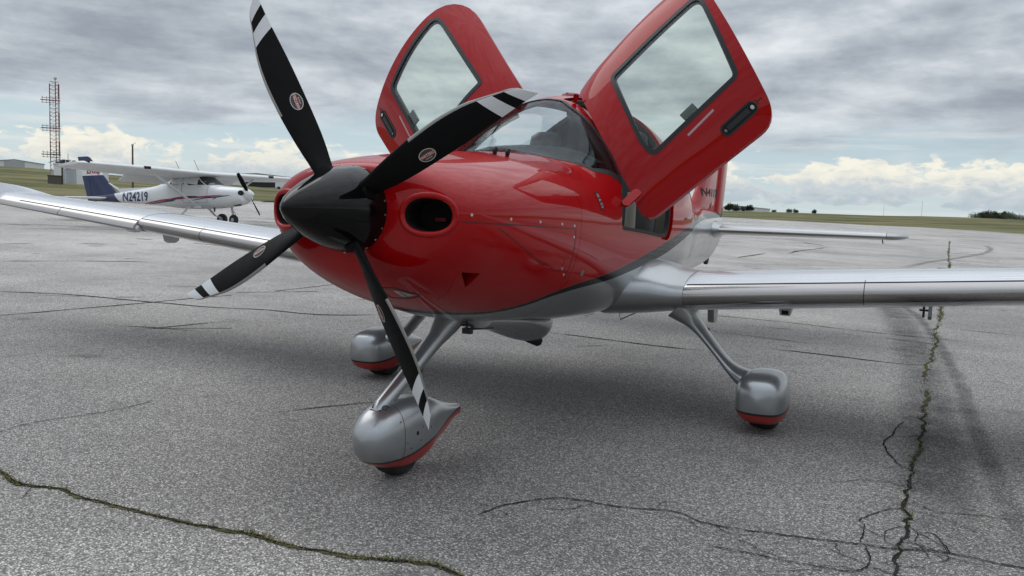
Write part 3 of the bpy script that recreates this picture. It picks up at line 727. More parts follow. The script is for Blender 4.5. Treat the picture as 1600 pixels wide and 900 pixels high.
def ti_fn(nt, b):
    tc = nt.n.new('ShaderNodeTexCoord'); x, y, z = nt.sep(tc.outputs['Object'])
    s = nt.noise(nt.comb(nt.math('MULTIPLY', x, 2), nt.math('MULTIPLY', y, 30), nt.math('MULTIPLY', z, 30)), 1, 3, .6)
    nt.put(b.inputs['Base Color'], nt.mix(s, (.36, .345, .33), (.45, .43, .42))); nt.put(b.inputs['Roughness'], nt.rng(s, .3, .7, .15, .24))
titanium = mat('titanium_leading_edge', (.45, .43, .42), .25, 1., fn=ti_fn)
nickel = mat('nickel_edge', (.33, .32, .30), .38, .9)
red_plain = mat('red_gloss', RED, .42, 0, .55, spec=.03, coat_rough=.012)
black_gloss = mat('black_spinner', (.003, .003, .0033), .2, 0, .0, spec=.25, fn=lambda nt, b: nt.put(b.inputs['Roughness'], nt.rng(nt.noise(nt.n.new('ShaderNodeTexCoord').outputs['Object'], 7, 4, .6), .3, .7, .05, .11)))
black_matte = mat('black_blade', (.0035, .0035, .004), .55, spec=.13, fn=lambda nt, b: nt.put(b.inputs['Roughness'], nt.rng(nt.noise(nt.n.new('ShaderNodeTexCoord').outputs['Object'], 14, 5, .7), .3, .7, .48, .66)))
white_paint = mat('white_tip', (.66, .67, .68), .45)
black_hole = mat('black_inside', (.004, .004, .004), .8)
rubber = mat('rubber', (.012, .012, .012), .75, fn=lambda nt, b: nt.put(b.inputs['Base Color'], nt.ramp(nt.noise(nt.n.new('ShaderNodeTexCoord').outputs['Object'], 30, 4, .6), [(.3, (.008, .008, .008)), (.7, (.022, .021, .02))])))
seal_m = mat('black_seal', (.010, .011, .013), .5)
interior = mat('cabin_lining', (.06, .056, .052), .8)
dash_m = mat('dash_black', (.014, .014, .015), .7)
leather = mat('beige_leather', (.30, .26, .21), .6, fn=lambda nt, b: nt.put(b.inputs['Base Color'], nt.ramp(nt.noise(nt.n.new('ShaderNodeTexCoord').outputs['Object'], 8, 4, .6), [(.3, (.24, .21, .17)), (.7, (.36, .32, .27))])))
tan_m = mat('tan_trim', (.13, .085, .06), .6)
lightgrey = mat('light_grey_cloth', (.42, .40, .36), .8)
badge_dark = mat('badge_brown', (.055, .04, .035), .5); badge_red = mat('badge_red', (.30, .02, .025), .45); badge_white = mat('badge_white', (.62, .60, .56), .45)
chrome = mat('bright_screw', (.55, .55, .54), .3, 1.)
def glass_fn(m, tint, refl=1.0):
    m.use_nodes = True; t = m.node_tree; t.nodes.clear(); nt = NT(t); out = t.nodes.new('ShaderNodeOutputMaterial')
    tr = t.nodes.new('ShaderNodeBsdfTransparent'); tr.inputs[0].default_value = (*tint, 1)
    gl = t.nodes.new('ShaderNodeBsdfGlossy'); gl.inputs['Roughness'].default_value = .02; gl.inputs[0].default_value = (.95, .97, 1, 1)
    fr = t.nodes.new('ShaderNodeFresnel'); ge = t.nodes.new('ShaderNodeNewGeometry'); nt.put(fr.inputs[0], nt.rng(ge.outputs['Backfacing'], 0, 1, 1.45, 1/1.45)); mx = t.nodes.new('ShaderNodeMixShader')
    nt.put(mx.inputs[0], nt.math('MULTIPLY', fr.outputs[0], refl)); t.links.new(tr.outputs[0], mx.inputs[1]); t.links.new(gl.outputs[0], mx.inputs[2]); t.links.new(mx.outputs[0], out.inputs[0])
    return m
def glass(name, tint, refl=1.0):
    if name not in MATS: MATS[name] = glass_fn(bpy.data.materials.new(name), tint, refl)
    return MATS[name]
door_glass = glass('tinted_door_glass', (.86, .90, .865), .8)
wind_glass = glass('windshield_glass', (.74, .77, .78), .42)

# ------------------------------------------------------------------ the red aeroplane
plane = empty('red_airplane'); tag(plane, 'red and silver low-wing airplane with a black four-blade propeller and both cabin doors raised', 'airplane')
YS_C = list(np.array([.416, .418, .4215, .427, .435, .447, .462, .48, .51, .55, .60, .65]))+list(np.arange(.70, 1.461, .04))+[1.4615]
YS_F = [1.4645]+list(np.arange(1.50, 4.4, .035))+list(np.arange(4.4, 7.70, .08))+[7.70]
def cap_fan(rings):
    v, f = loft_geo(rings, True); return v, f
cowl_geo = cap_fan([fus_ring(y, 128) for y in YS_C])
whole = Skin(*cap_fan([fus_ring(y, 160) for y in YS_C[:-1]+YS_F]))
# cooling inlets: elliptical ducts cut into the nose bowl
def inlet_frame(s):
    c = Vector((s*.365, .44, 1.230)); d = Vector((s*.30, -1, .02)).normalized(); u = Vector((0, 0, 1)).cross(d).normalized(); v = d.cross(u).normalized()
    return c, d, u, v
cuts = []
INL = {}
for s in (1, -1):
    c, d, u, v = inlet_frame(s); ring = ellipse_ring(c, .107, .074, u, v, 40, 2.25); INL[s] = (c, d, u, v)
    a = [p+d*.25 for p in ring]; b = [c+(p-c)*.86-d*.22 for p in ring]; cuts.append(loft_geo([a, b]))
# triangular side scoop and lower landing light opening
for s in (1, -1):
    tri = [Vector((s*.440, .655, .958)), Vector((s*.415, .80, .950)), Vector((s*.395, .655, .925))]
    nrm = Vector((s*.85, -.25, -.45)).normalized()
    tri = [Vector((s*.468, .715, .985)), Vector((s*.392, .722, .920)), Vector((s*.428, .618, .992))]
    deep = [tri[0]-nrm*.12, tri[1]-nrm*.11, tri[2]-nrm*.004]
    cuts.append(loft_geo([[p+nrm*.10 for p in tri], deep]))
cm = boolean(mesh('cowling', *cowl_geo, paint), cuts, 'DIFFERENCE')
cm.materials.clear(); cm.materials.append(paint); cm.materials.append(black_hole)
whole.dress(cm, tol=.004, inner=1, cut=1)
for p in cm.polygons:
    if p.center.y > 1.46 or (p.center.y > .60 and p.center.z < 1.05 and abs(p.center.x) < .45 and p.material_index == 1 and p.normal.y < .2): p.material_index = 0
cow = link('cowling', cm, plane)
# inlet lips
for s in (1, -1):
    c, d, u, v = INL[s]; ring = ellipse_ring(c, .107, .074, u, v, 48, 2.25); rings = []
    ev = []
    for p in ring:
        q, n = whole.cast(p+d*.4, -d)
        if q is None: q, n, _ = whole.near(p)
        ev.append((q, n, (p-c).normalized()))
    for k in range(9):
        a = math.pi*k/8; rings.append([q-n*.004+o*(.013*math.cos(a)+.006)+d*(.011*math.sin(a)) for q, n, o in ev])
    v_, f_ = loft_geo(rings, cap=False)
    ob('inlet_lip', v_, f_, red_plain, cow)
# oil cooler core seen deep in the left inlet
b = MB(); b.box((.32, .62, 1.21), (.05, .01, .015), 0); b.build('inlet_tag', badge_red, cow, smooth=False)
# cowl split line with quarter-turn fasteners, both sides
def surf_side(s, y, z): return whole.cast((s*1.2, y, z), (-s, 0, 0))
def groove(parent, s, pts, wdt=.0035, m=None, name='panel_seam'):
    L = []; P = [Vector(p) for p in pts]
    for i in range(len(P)-1):
        n = max(1, int((P[i+1]-P[i]).length/.03))
        L += [P[i].lerp(P[i+1], k/n) for k in range(n)]
    L.append(P[-1]); v, f = [], []
    for i, p in enumerate(L):
        t = (L[min(i+1, len(L)-1)]-L[max(i-1, 0)]).normalized(); o = Vector((-t.y, t.x))
        for k in (-1, 1):
            a = p+o*(wdt*k*.5); q, n = surf_side(s, a.x, a.y)
            if q is None: q, n, _ = whole.near((s*.5, a.x, a.y))
            v.append(q+n*.0012)
    ob(name, v, [(2*i, 2*i+1, 2*i+3, 2*i+2) for i in range(len(L)-1)], m or black_hole, parent, fix=False, smooth=False)
seam_m = mat('seam_dark_red', (.03, .002, .003), .5)
for s in (1, -1):
    groove(cow, s, [(.488, 1.207), (.9, 1.196), (1.36, 1.182), (1.40, 1.18)], .004, seam_m)
    groove(cow, s, [(1.40, 1.18), (1.41, 1.05), (1.415, .93)], .004, seam_m)
    groove(cow, s, [(.70, 1.185), (.85, 1.12), (1.05, 1.04), (1.25, .985), (1.33, .968)], .003, seam_m)
    groove(cow, s, [(1.33, .968), (1.345, 1.07), (1.395, 1.075)], .0025, seam_m)
    for (y, z) in ((.55, 1.236), (.78, 1.222), (1.02, 1.212), (1.24, 1.203), (1.38, 1.195), (1.385, 1.14), (1.39, .95), (1.34, .985)):
        q, n = surf_side(s, y, z); u = n.orthogonal().normalized(); w_ = n.cross(u)
        b = MB(); b.loft([ellipse_ring(q-n*.002, .0075, .0075, u, w_, 10), ellipse_ring(q+n*.0025, .0065, .0065, u, w_, 10)]); b.build('fastener', chrome, cow, smooth=False)
    q, n = surf_side(s, 1.415, .945) if False else surf_side(s, 1.593, .95)
    u = n.orthogonal().normalized(); w_ = n.cross(u)
    b = MB(); b.loft([ellipse_ring(q-n*.003, .017, .017, u, w_, 18), ellipse_ring(q+n*.002, .016, .016, u, w_, 18)]); b.build('drain_cap', mat('dull_cap', (.16, .15, .14), .5), plane, smooth=False)
# landing light panel under the nose (left of the lower blade)
c0 = Vector((.115, .61, .879)); q, n, _ = whole.near(c0); U_ = Vector((1, 0, 0)); U_ = (U_-n*U_.dot(n)).normalized(); V_ = n.cross(U_)
lamp = [(-.055, .060), (.015, .060), (.095, -.035), (.02, -.055), (-.055, -.045)]
P = resample(round_poly(lamp, .02, 4), .02); nP = len(P)
v_, f_ = band(whole, offset_poly(P, -.012), P, q+n*.3, -n, U_, V_, .0012, .004); lf = ob('landing_light', v_, f_, seam_m, cow, sharp=60)
L = [p*.72+np.array((.012, 0)) for p in P]; L = resample(round_poly([(.0, .045), (.03, .03), (.075, -.025), (.01, -.035)], .006, 3), .02); nP = len(L)
ob('lamp_lens', lay(whole, L+[sum(L)/nP], q+n*.3, -n, U_, V_, .0015), [(k, (k+1) % nP, nP) for k in range(nP)], mat('lamp_glass', (.34, .35, .33), .25), lf, fix=False, smooth=False)
b = MB(); a_ = lay(whole, [(.022, .02), (.028, .02), (.036, -.028), (.030, -.028)], q+n*.3, -n, U_, V_, .003); ob('lamp_bar', a_, [(0, 1, 2, 3)], dark_steel, lf, fix=False, smooth=False)
# two vent stubs on top of the cowling
for (x, y) in ((.215, 1.30), (.265, 1.34)):
    q, n = whole.cast((x, y, 3), (0, 0, -1)); b = MB(); b.tube([q-n*.01, q+n*.02, q+n*.032+Vector((0, .01, 0))], [.010, .012, .009], 10); b.build('vent_stub', black_hole, cow)
# cowl flutes: two raised creases below the inlet
for dyy in (0, .05):
    P = [(.60+dyy, 1.02-dyy*1.2), (.64+dyy, .95-dyy), (.72+dyy, .87-dyy*.4), (.78+dyy*.5, .83)]
    ring = []
    for i in range(17):
        t = i/16*3; k = min(int(t), 2); t -= k; y = P[k][0]+(P[k+1][0]-P[k][0])*t; z = P[k][1]+(P[k+1][1]-P[k][1])*t
        q, n = surf_side(1, y, z); e = .0042*math.sin(math.pi*(i+.3)/16.6)
        tt = Vector((0, .5, -.6)).normalized(); o = n.cross(tt).normalized()
        ring.append([q+o*(.016*math.cos(a))+n*(e*math.sin(a)-.001) for a in np.linspace(0, math.pi, 7)])
    v_, f_ = loft_geo(ring, cap=False, closed=False); ob('cowl_crease', v_, f_, paint, cow)
# badge on the side
txt_white = badge_white
def plate(parent, name, s, y, z, wd, ht, m, rot=0., off=.0015, text=None, tsize=.03, tm=None, tz=0):
    """flat print laid on the fuselage side: a rounded plate and lettering"""
    U, V = Vector((0, s, 0)), Vector((0, 0, 1)); cr_, sr_ = math.cos(rot), math.sin(rot); U, V = U*cr_+V*sr_, V*cr_-U*sr_
    mb = MB(); org = Vector((s*1.2, y, z)); d = Vector((-s, 0, 0))
    if wd:
        pl = round_poly([(-wd/2, -ht/2), (wd/2, -ht/2), (wd/2, ht/2), (-wd/2, ht/2)], min(wd, ht)*.15, 3)
        pl = resample(pl, .01); q_ = len(pl); mb.add(lay(whole, pl+[np.zeros(2)], org, d, U, V, off), [(k, (k+1) % q_, q_) for k in range(q_)], 0)
    if text:
        tv, tf = text_geo(text, tsize, bold=.0006); mb.add(lay(whole, tv, org, d, U, V, off+.0016), tf, 1)
    return mb.build(name, [m, tm or m], parent, smooth=False, fix=False)
plate(plane, 'side_badge', 1, 1.765, 1.325, .095, .042, black_hole, R(90), text='GTS', tsize=.043, tm=mat('badge_grey', (.35, .33, .32), .5))

# --- cabin shell with openings
outer = loft_geo([fus_ring(y, 128) for y in YS_F])
YI = [1.60]+[y for y in YS_F if 1.63 < y < 5.0]
inn = loft_geo([fus_ring(y, 128, .028) for y in YI])
nv = len(outer[0]); shell_v = outer[0]+inn[0]; shell_f = outer[1]+[tuple(nv+i for i in q[::-1]) for q in inn[1]]
def sgn(v, s): return np.array([v[0]*s, v[1], v[2]])
DOOR = round_poly([(2.43, 1.555), (3.42, 1.59), (3.09, .522), (2.135, .590), (2.215, .80)], [.05, .22, .16, .13, .2])
DOORWAY = round_poly([(2.43, 1.555), (3.42, 1.59), (3.09, .522), (2.03, .585), (2.115, .79), (2.26, 1.0)], [.05, .22, .16, .12, .1, .2])
WIN = round_poly([(2.60, 1.375), (3.30, 1.365), (3.085, .815), (2.43, .815), (2.44, .92)], [.05, .07, .06, .06, .1])
REARW = round_poly([(3.50, .86), (3.60, 1.24), (3.95, 1.18), (4.30, .84)], [.05, .07, .12, .05])
def dprism(poly, s, w0=1.03, w1=1.9): return prism(poly, (0, 1, 0), sgn(SV, s), sgn(DV, s), w0, w1)
WS = [(-.600, 2.130), (-.515, 1.925), (-.33, 1.815), (-.17, 1.735), (0, 1.70)]
WS = WS+[(-x, y) for x, y in WS[::-1][1:]]
WSP = [np.array(p) for p in WS]+[np.array(p) for p in ((.605, 2.165), (.545, 2.185), (.20, 2.335), (.12, 2.40), (0, 2.425), (-.12, 2.40), (-.20, 2.335), (-.545, 2.185), (-.605, 2.165))]
WSP = round_poly(WSP, .05, 4)
ws_cut = prism(WSP, (1, 0, 0), (0, 1, 0), (0, 0, 1), 1.36, 2.6)
cuts = [dprism(DOORWAY, 1), dprism(DOORWAY, -1), dprism(REARW, 1), dprism(REARW, -1), ws_cut]
fm = boolean(mesh('fuselage', shell_v, shell_f, paint), cuts, 'DIFFERENCE')
fm.materials.clear()
for m in (paint, interior, red_plain): fm.materials.append(m)
whole.dress(fm, inner=1, cut=2)
fus_o = link('fuselage', fm, plane)
# glass cut from the same surface
GY = [y for y in YS_F if y < 4.6]
def thin(a, b, n=128):
    A = loft_geo([fus_ring(y, n, a) for y in GY]); B = loft_geo([fus_ring(y+(.002 if i == 0 else -.002 if i == len(GY)-1 else 0), n, b) for i, y in enumerate(GY)])
    k = len(A[0]); return A[0]+B[0], A[1]+[tuple(k+i for i in q[::-1]) for q in B[1]]
gskin = Skin(*loft_geo([fus_ring(y, 160, .003) for y in GY]))
def pane(cut, m, name, parent):
    g = boolean(mesh(name, *thin(.003, .007), m), [cut], 'INTERSECT'); g.materials.clear(); g.materials.append(m); gskin.dress(g, tol=.02); return link(name, g, parent)
pane(prism(offset_poly(WSP, .002), (1, 0, 0), (0, 1, 0), (0, 0, 1), 1.36, 2.6), wind_glass, 'windshield', plane)
for s in (1, -1): pane(dprism(offset_poly(REARW, .002), s), door_glass, 'rear_window', plane)
# black band of the windshield edge
wo = resample(WSP, .03); v_, f_ = band(whole, wo, offset_poly(wo, .022), (0, 0, 3), (0, 0, -1), (1, 0, 0), (0, 1, 0), .0015, .006); ob('windshield_trim', v_, f_, seal_m, plane, sharp=60)
for s in (1, -1):
    ro = resample(REARW, .03); v_, f_ = band(whole, ro, offset_poly(ro, .02), sgn(DV, s)*2, -sgn(DV, s), (0, 1, 0), sgn(SV, s), .0015, .006); ob('rear_window_trim', v_, f_, seal_m, plane, sharp=60)
# door frames: a red ledge and a black seal set inside the opening
iskin = Skin(*loft_geo([fus_ring(y, 160, .026) for y in YI]))
for s in (1, -1):
    do = resample(offset_poly(DOORWAY, -.006), .03)
    v_, f_ = band(iskin, do, offset_poly(do, .040), sgn(DV, s)*2, -sgn(DV, s), (0, 1, 0), sgn(SV, s), .002, .008); ob('door_ledge', v_, f_, red_plain, plane, sharp=60)
    d2 = offset_poly(do, .036); v_, f_ = band(iskin, d2, offset_poly(do, .050), sgn(DV, s)*2, -sgn(DV, s), (0, 1, 0), sgn(SV, s), .010, .03); ob('door_seal', v_, f_, rubber, plane, sharp=60)
# doors, cut from the same shell and swung about their slanted front hinge
hu = Vector(HL-HA).normalized()
def mirror_x(s): return Matrix.Diagonal((s, 1, 1, 1))
for s in (1, -1):
    dm = boolean(mesh('door', shell_v, shell_f, paint), [dprism(offset_poly(DOOR, .003), s)], 'INTERSECT')
    dm2 = boolean(dm, [dprism(WIN, s)], 'DIFFERENCE')
    dm2.materials.clear()
    for m in (red_plain, interior, red_plain): dm2.materials.append(m)
    whole.dress(dm2, inner=1, cut=2)
    a = Vector((HA[0]*s, HA[1], HA[2])); ax = Vector((hu.x*s, hu.y, hu.z))
    d = link('door', dm2, plane); d.matrix_local = Matrix.Translation(a) @ Matrix.Rotation(DOOR_ANG*s, 4, ax) @ Matrix.Translation(-a)
    pane(dprism(offset_poly(WIN, .002), s), door_glass, 'window_glass', d)
    wo = resample(offset_poly(WIN, -.006), .03)
    for off, nm in ((.0040, 'window_seal'),):
        v_, f_ = band(whole, wo, offset_poly(wo, .024), sgn(DV, s)*2, -sgn(DV, s), (0, 1, 0), sgn(SV, s), off, .036); ob(nm, v_, f_, seal_m, d, sharp=60)
    # latch handle: long recessed oval with a lever and two round locks
    ctr = np.array((2.925, .655)); tdir = np.array((1, -.02)); tdir /= np.linalg.norm(tdir); ndir = np.array((-tdir[1], tdir[0]))
    def oval(L, W): return [ctr+tdir*(x*L)+ndir*(y*W) for x, y in round_poly([(-1, -1), (1, -1), (1, 1), (-1, 1)], [.25*1, .25, .25, .25], 6)]
    def slot(L, W): 
        P = []
        for k in range(24):
            an = 2*math.pi*k/24; cx = (L-W)*(1 if math.cos(an) > 0 else -1); P.append(ctr+tdir*(cx+W*math.cos(an))+ndir*(W*math.sin(an)))
        return P
    org, dd, U, V = sgn(DV, s)*2, -sgn(DV, s), (0, 1, 0), sgn(SV, s)
    v_, f_ = band(whole, slot(.125, .033), slot(.117, .025), org, dd, U, V, .004, .006); ob('handle_rim', v_, f_, seal_m, d, sharp=60)
    ob('handle_cup', lay(whole, slot(.118, .026), org, dd, U, V, .0012), [tuple(range(24))], black_hole, d, fix=False, smooth=False)
    L2 = [ctr+tdir*x+ndir*y for x, y in ((-.085, -.012), (.07, -.014), (.07, .014), (-.085, .012))]
    A, B = lay(whole, L2, org, dd, U, V, .002), lay(whole, L2, org, dd, U, V, .007); ob('handle', A+B, [(0, 1, 2, 3), (4, 7, 6, 5), (0, 4, 5, 1), (1, 5, 6, 2), (2, 6, 7, 3), (3, 7, 4, 0)], seal_m, d, smooth=False)
    for x, rr_, m in ((.095, .011, chrome), (-.10, .008, mat('lock_grey', (.2, .2, .2), .4, .6))):
        c0 = ctr+tdir*x; P = [c0+rr_*np.array((math.cos(2*math.pi*k/14), math.sin(2*math.pi*k/14))) for k in range(14)]
        A, B = lay(whole, P, org, dd, U, V, .002), lay(whole, P, org, dd, U, V, .008); v_, f_ = loft_geo([A, B]); ob('lock', v_, f_, m, d, sharp=30)
    # pale placard under the window and the grey pull tab on the glass
    P = [(2.655, .762), (2.855, .768), (2.855, .780), (2.655, .774)]
    ob('placard', lay(whole, [(y, q) for y, q in P], org, dd, U, V, .0015), [(0, 1, 2, 3)], mat('placard_pink', (.46, .28, .30), .5), d, fix=False, smooth=False)
    P = [(2.705, .835), (2.80, .835), (2.80, .878), (2.705, .878)]
    A, B = lay(whole, P, org, dd, U, V, -.012), lay(whole, P, org, dd, U, V, -.026); v_, f_ = loft_geo([A, B]); ob('vent_tab', v_, f_, mat('grey_tab', (.16, .17, .165), .5), d, smooth=False)
    P = [(3.055, .672), (3.058, .640), (3.062, .640), (3.060, .655), (3.095, .652), (3.095, .656), (3.060, .660), (3.059, .672)]
    ob('latch_mark', lay(whole, P, org, dd, U, V, .0012), [tuple(range(8))], black_hole, d, fix=False, smooth=False)
    # hinge arms
    def arm(p0, p1, w0, w1, th, name):
        p0, p1 = Vector(p0), Vector(p1); t = (p1-p0).normalized(); n = Vector((0, -1, .1)).normalized(); o = t.cross(n).normalized(); n = o.cross(t)
        P = []
        for an in np.linspace(math.pi/2, 3*math.pi/2, 9): P.append(p0+t*(math.cos(an)*w0)+o*(math.sin(an)*w0))
        for an in np.linspace(-math.pi/2, math.pi/2, 9): P.append(p1+t*(math.cos(an)*w1)+o*(math.sin(an)*w1))
        v_, f_ = loft_geo([[p-n*th for p in P], [p+n*th for p in P]])
        for k in (.25, .5, .7): pass
        return ob(name, v_, f_, red_plain, plane, sharp=30)
    arm((s*.652, 2.09, 1.325), (s*.690, 2.15, 1.382), .024, .026, .008, 'hinge_arm')
    arm((s*.195, 2.40, 1.945), (s*.205, 2.385, 1.97), .016, .016, .006, 'hinge_arm')
# --- propeller and spinner
HUB = Vector((0, .3437, 1.2412)); PR = .953; AZ0 = -.4735
prof = [(0, .0), (.004, .012), (.02, .030), (.06, .061), (.11, .089), (.17, .117), (.23, .141), (.29, .160), (.35, .174), (.40, .182), (.428, .184)]
rings = [ellipse_ring((0, y, HUB.z), max(r, .0005), max(r, .0005), (1, 0, 0), (0, 0, 1), 64) for y, r in prof]
rings.append(ellipse_ring((0, .430, HUB.z), .176, .176, (1, 0, 0), (0, 0, 1), 64))
v_, f_ = loft_geo(rings); spin = ob('spinner', v_, f_, black_gloss, plane, sharp=50)
for k in range(20):
    a = 2*math.pi*k/20+.1; p = Vector((math.sin(a)*.1835, .408, HUB.z+math.cos(a)*.1835)); n = Vector((math.sin(a), 0, math.cos(a))); u = Vector((0, 1, 0)); w_ = n.cross(u)
    b = MB(); b.loft([ellipse_ring(p-n*.003, .005, .005, u, w_, 8), ellipse_ring(p+n*.002, .0045, .0045, u, w_, 8)]); b.build('screw', chrome, spin, smooth=False)
TK = [.14, .18, .22, .27, .33, .40, .46, .50, .55, .60, .65, .70, .75, .79, .82, .835, .85, .87, .885, .90, .92, .935, .95, .97, .985, .995]
CH = lambda t: float(pchip([.1, .17, .30, .40, .50, .60, .70, .78, .85, .92, .97, 1.0], [.072, .082, .112, .126, .134, .137, .130, .116, .097, .078, .066, .050], t))
LF = lambda t: float(pchip([.1, .17, .30, .40, .506, .70, .82, .95, 1.0], [.52, .54, .58, .62, .66, .71, .74, .70, .62], t))
BT = lambda t: R(float(pchip([.1, .18, .3, .5, .7, .85, 1.0], [52, 48, 38, 27.5, 22, 19, 17], t)))
TH = lambda t: float(pchip([.1, .17, .25, .4, .6, .8, 1.0], [.80, .52, .30, .17, .12, .09, .07], t))
NC = 14
us = [.5-.5*math.cos(math.pi*k/NC) for k in range(NC+1)]
us = sorted(set([round(u, 4) for u in us]+[.085]))
def blade(az):
    rad = Vector((math.sin(az), 0, math.cos(az))); tan = Vector((-math.cos(az), 0, math.sin(az))); fwd = Vector((0, -1, 0))
    def pos(t, u, side):
        shear = .062*min(1, max(0, (t-.62)/.2)); tt = t+shear*(u-.0)-shear*.45
        c = CH(t); b = BT(t); th = TH(t); cd = tan*math.cos(b)+fwd*math.sin(b); nd = fwd*math.cos(b)-tan*math.sin(b)
        yt = 5*th*(.2969*math.sqrt(u)-.126*u-.3516*u*u+.2843*u**3-.1015*u**4)*c; camb = .035*4*u*(1-u)*c*min(1, max(0, (t-.2)/.2))
        q = HUB+Vector((0, 0, .010))+rad*(tt*PR)+cd*((LF(t)-u)*c)+nd*(camb+side*yt); return q-Vector((0, .040*(q.z-HUB.z), 0))
    loops = []
    seq = [(u, 1) for u in us[::-1]]+[(u, -1) for u in us[1:-1]]
    for t in TK: loops.append([pos(t, u, sd) for u, sd in seq])
    v, f = loft_geo(loops); n = len(seq); fm = []
    for i in range(len(TK)-1):
        tm = (TK[i]+TK[i+1])/2
        for k in range(n):
            u0, u1 = seq[k][0], seq[(k+1) % n][0]; um = (u0+u1)/2
            if um < .085 and tm > .475: fm.append(2)
            elif .82 < tm < .885 or tm > .935: fm.append(1)
            else: fm.append(0)
    fm += [0, 1]
    bl = ob('propeller_blade', v, f, [black_matte, white_paint, nickel], plane, fm=fm, sharp=50)
    sk = Skin(v, f)
    # maker's oval on the front face
    t0 = .497; b0 = BT(t0); cd = tan*math.cos(b0)+fwd*math.sin(b0); nd = fwd*math.cos(b0)-tan*math.sin(b0); c0 = HUB+Vector((0, 0, .010))+rad*(t0*PR)-cd*(.004); c0.y -= .040*(c0.z-HUB.z)
    org = c0+nd*.2
    def put(pts, off): return lay(sk, pts, org, -nd, rad, cd, off)
    mb = MB()
    def oval(rx, ry, n=28): return [(rx*math.cos(2*math.pi*k/n), ry*math.sin(2*math.pi*k/n)) for k in range(n)]
    def disc(rx, ry, off, m):
        P = put(oval(rx, ry), off); mb.add(P+[sum(P, Vector())/len(P)], [(k, (k+1) % 28, 28) for k in range(28)], m)
    disc(.0385, .0255, .0012, 2); disc(.0355, .0228, .0018, 0)
    def chord(y): return .0355*math.sqrt(max(0, 1-(y/.0228)**2))*.99
    top, bot = .0085, -.0075; P = [(-chord(bot), bot)]+[(x, bot) for x in np.linspace(-.8, .8, 7)*chord(bot)]+[(chord(bot), bot), (chord(top), top)]+[(x, top) for x in np.linspace(.8, -.8, 7)*chord(top)]+[(-chord(top), top)]
    mb.add(put(P, .0024), [tuple(range(len(P)))], 1)
    tv, tf = text_geo('HARTZELL', .0150, bold=.0003); mb.add(put([(p[0], p[1]+.0008) for p in tv], .0032), tf, 2)
    tv, tf = text_geo('PROPELLER', .0062, bold=.0001); mb.add(put([(p[0], p[1]-.0122) for p in tv], .0030), tf, 2)
    mb.build('maker_badge', [badge_dark, badge_red, badge_white], bl, smooth=False, fix=False)
    # blade root cuff
    b = MB(); b.tube([HUB+rad*.10, HUB+rad*.178], [.046, .040], 18); b.build('root_cuff', black_matte, bl)
for k in range(4): blade(AZ0+k*math.pi/2)

# --- wings
def naca(u, th, m=.014, p=.4):
    yt = 5*th*(.2969*math.sqrt(u)-.126*u-.3516*u*u+.2843*u**3-.1036*u**4)
    yc = m/p**2*(2*p*u-u*u) if u < p else m/(1-p)**2*(1-2*p+2*p*u-u*u)
    return yc, yt
NU = 20; UW = sorted(set([round(.5-.5*math.cos(math.pi*k/NU), 5) for k in range(NU+1)]+[.034]))
SEQ = [(u, 1) for u in UW[::-1]]+[(u, -1) for u in UW[1:-1]]
def section(x, yle, zle, ch, th, inc=R(1.5), droop=0., s=1):
    out = []
    for u, sd in SEQ:
        yc, yt = naca(u, th); z = yc+sd*yt; yy = u*ch; zz_ = z*ch
        if u < .12 and droop: zz_ -= droop*((.12-u)/.12)**2; yy -= droop*1.2*((.12-u)/.12)
        out.append((s*x, yle+yy*math.cos(inc)+zz_*math.sin(inc), zle+zz_*math.cos(inc)-yy*math.sin(inc)))
    return out
WX, WY, WZ = .69, 2.40, .772
def wing_at(x):
    k = (x-WX)/(5.84-WX); return WY+.13*k, WZ+(x-WX)*.0871, 1.46+(.80-1.46)*k, .170-.015*k
def le_mats(n, hi=.034):
    fm = []
    for k in range(len(SEQ)):
        um = (SEQ[k][0]+SEQ[(k+1) % len(SEQ)][0])/2; fm.append(1 if um < hi else 0)
    return fm*(n-1)+[0, 0]
wing_o = {}
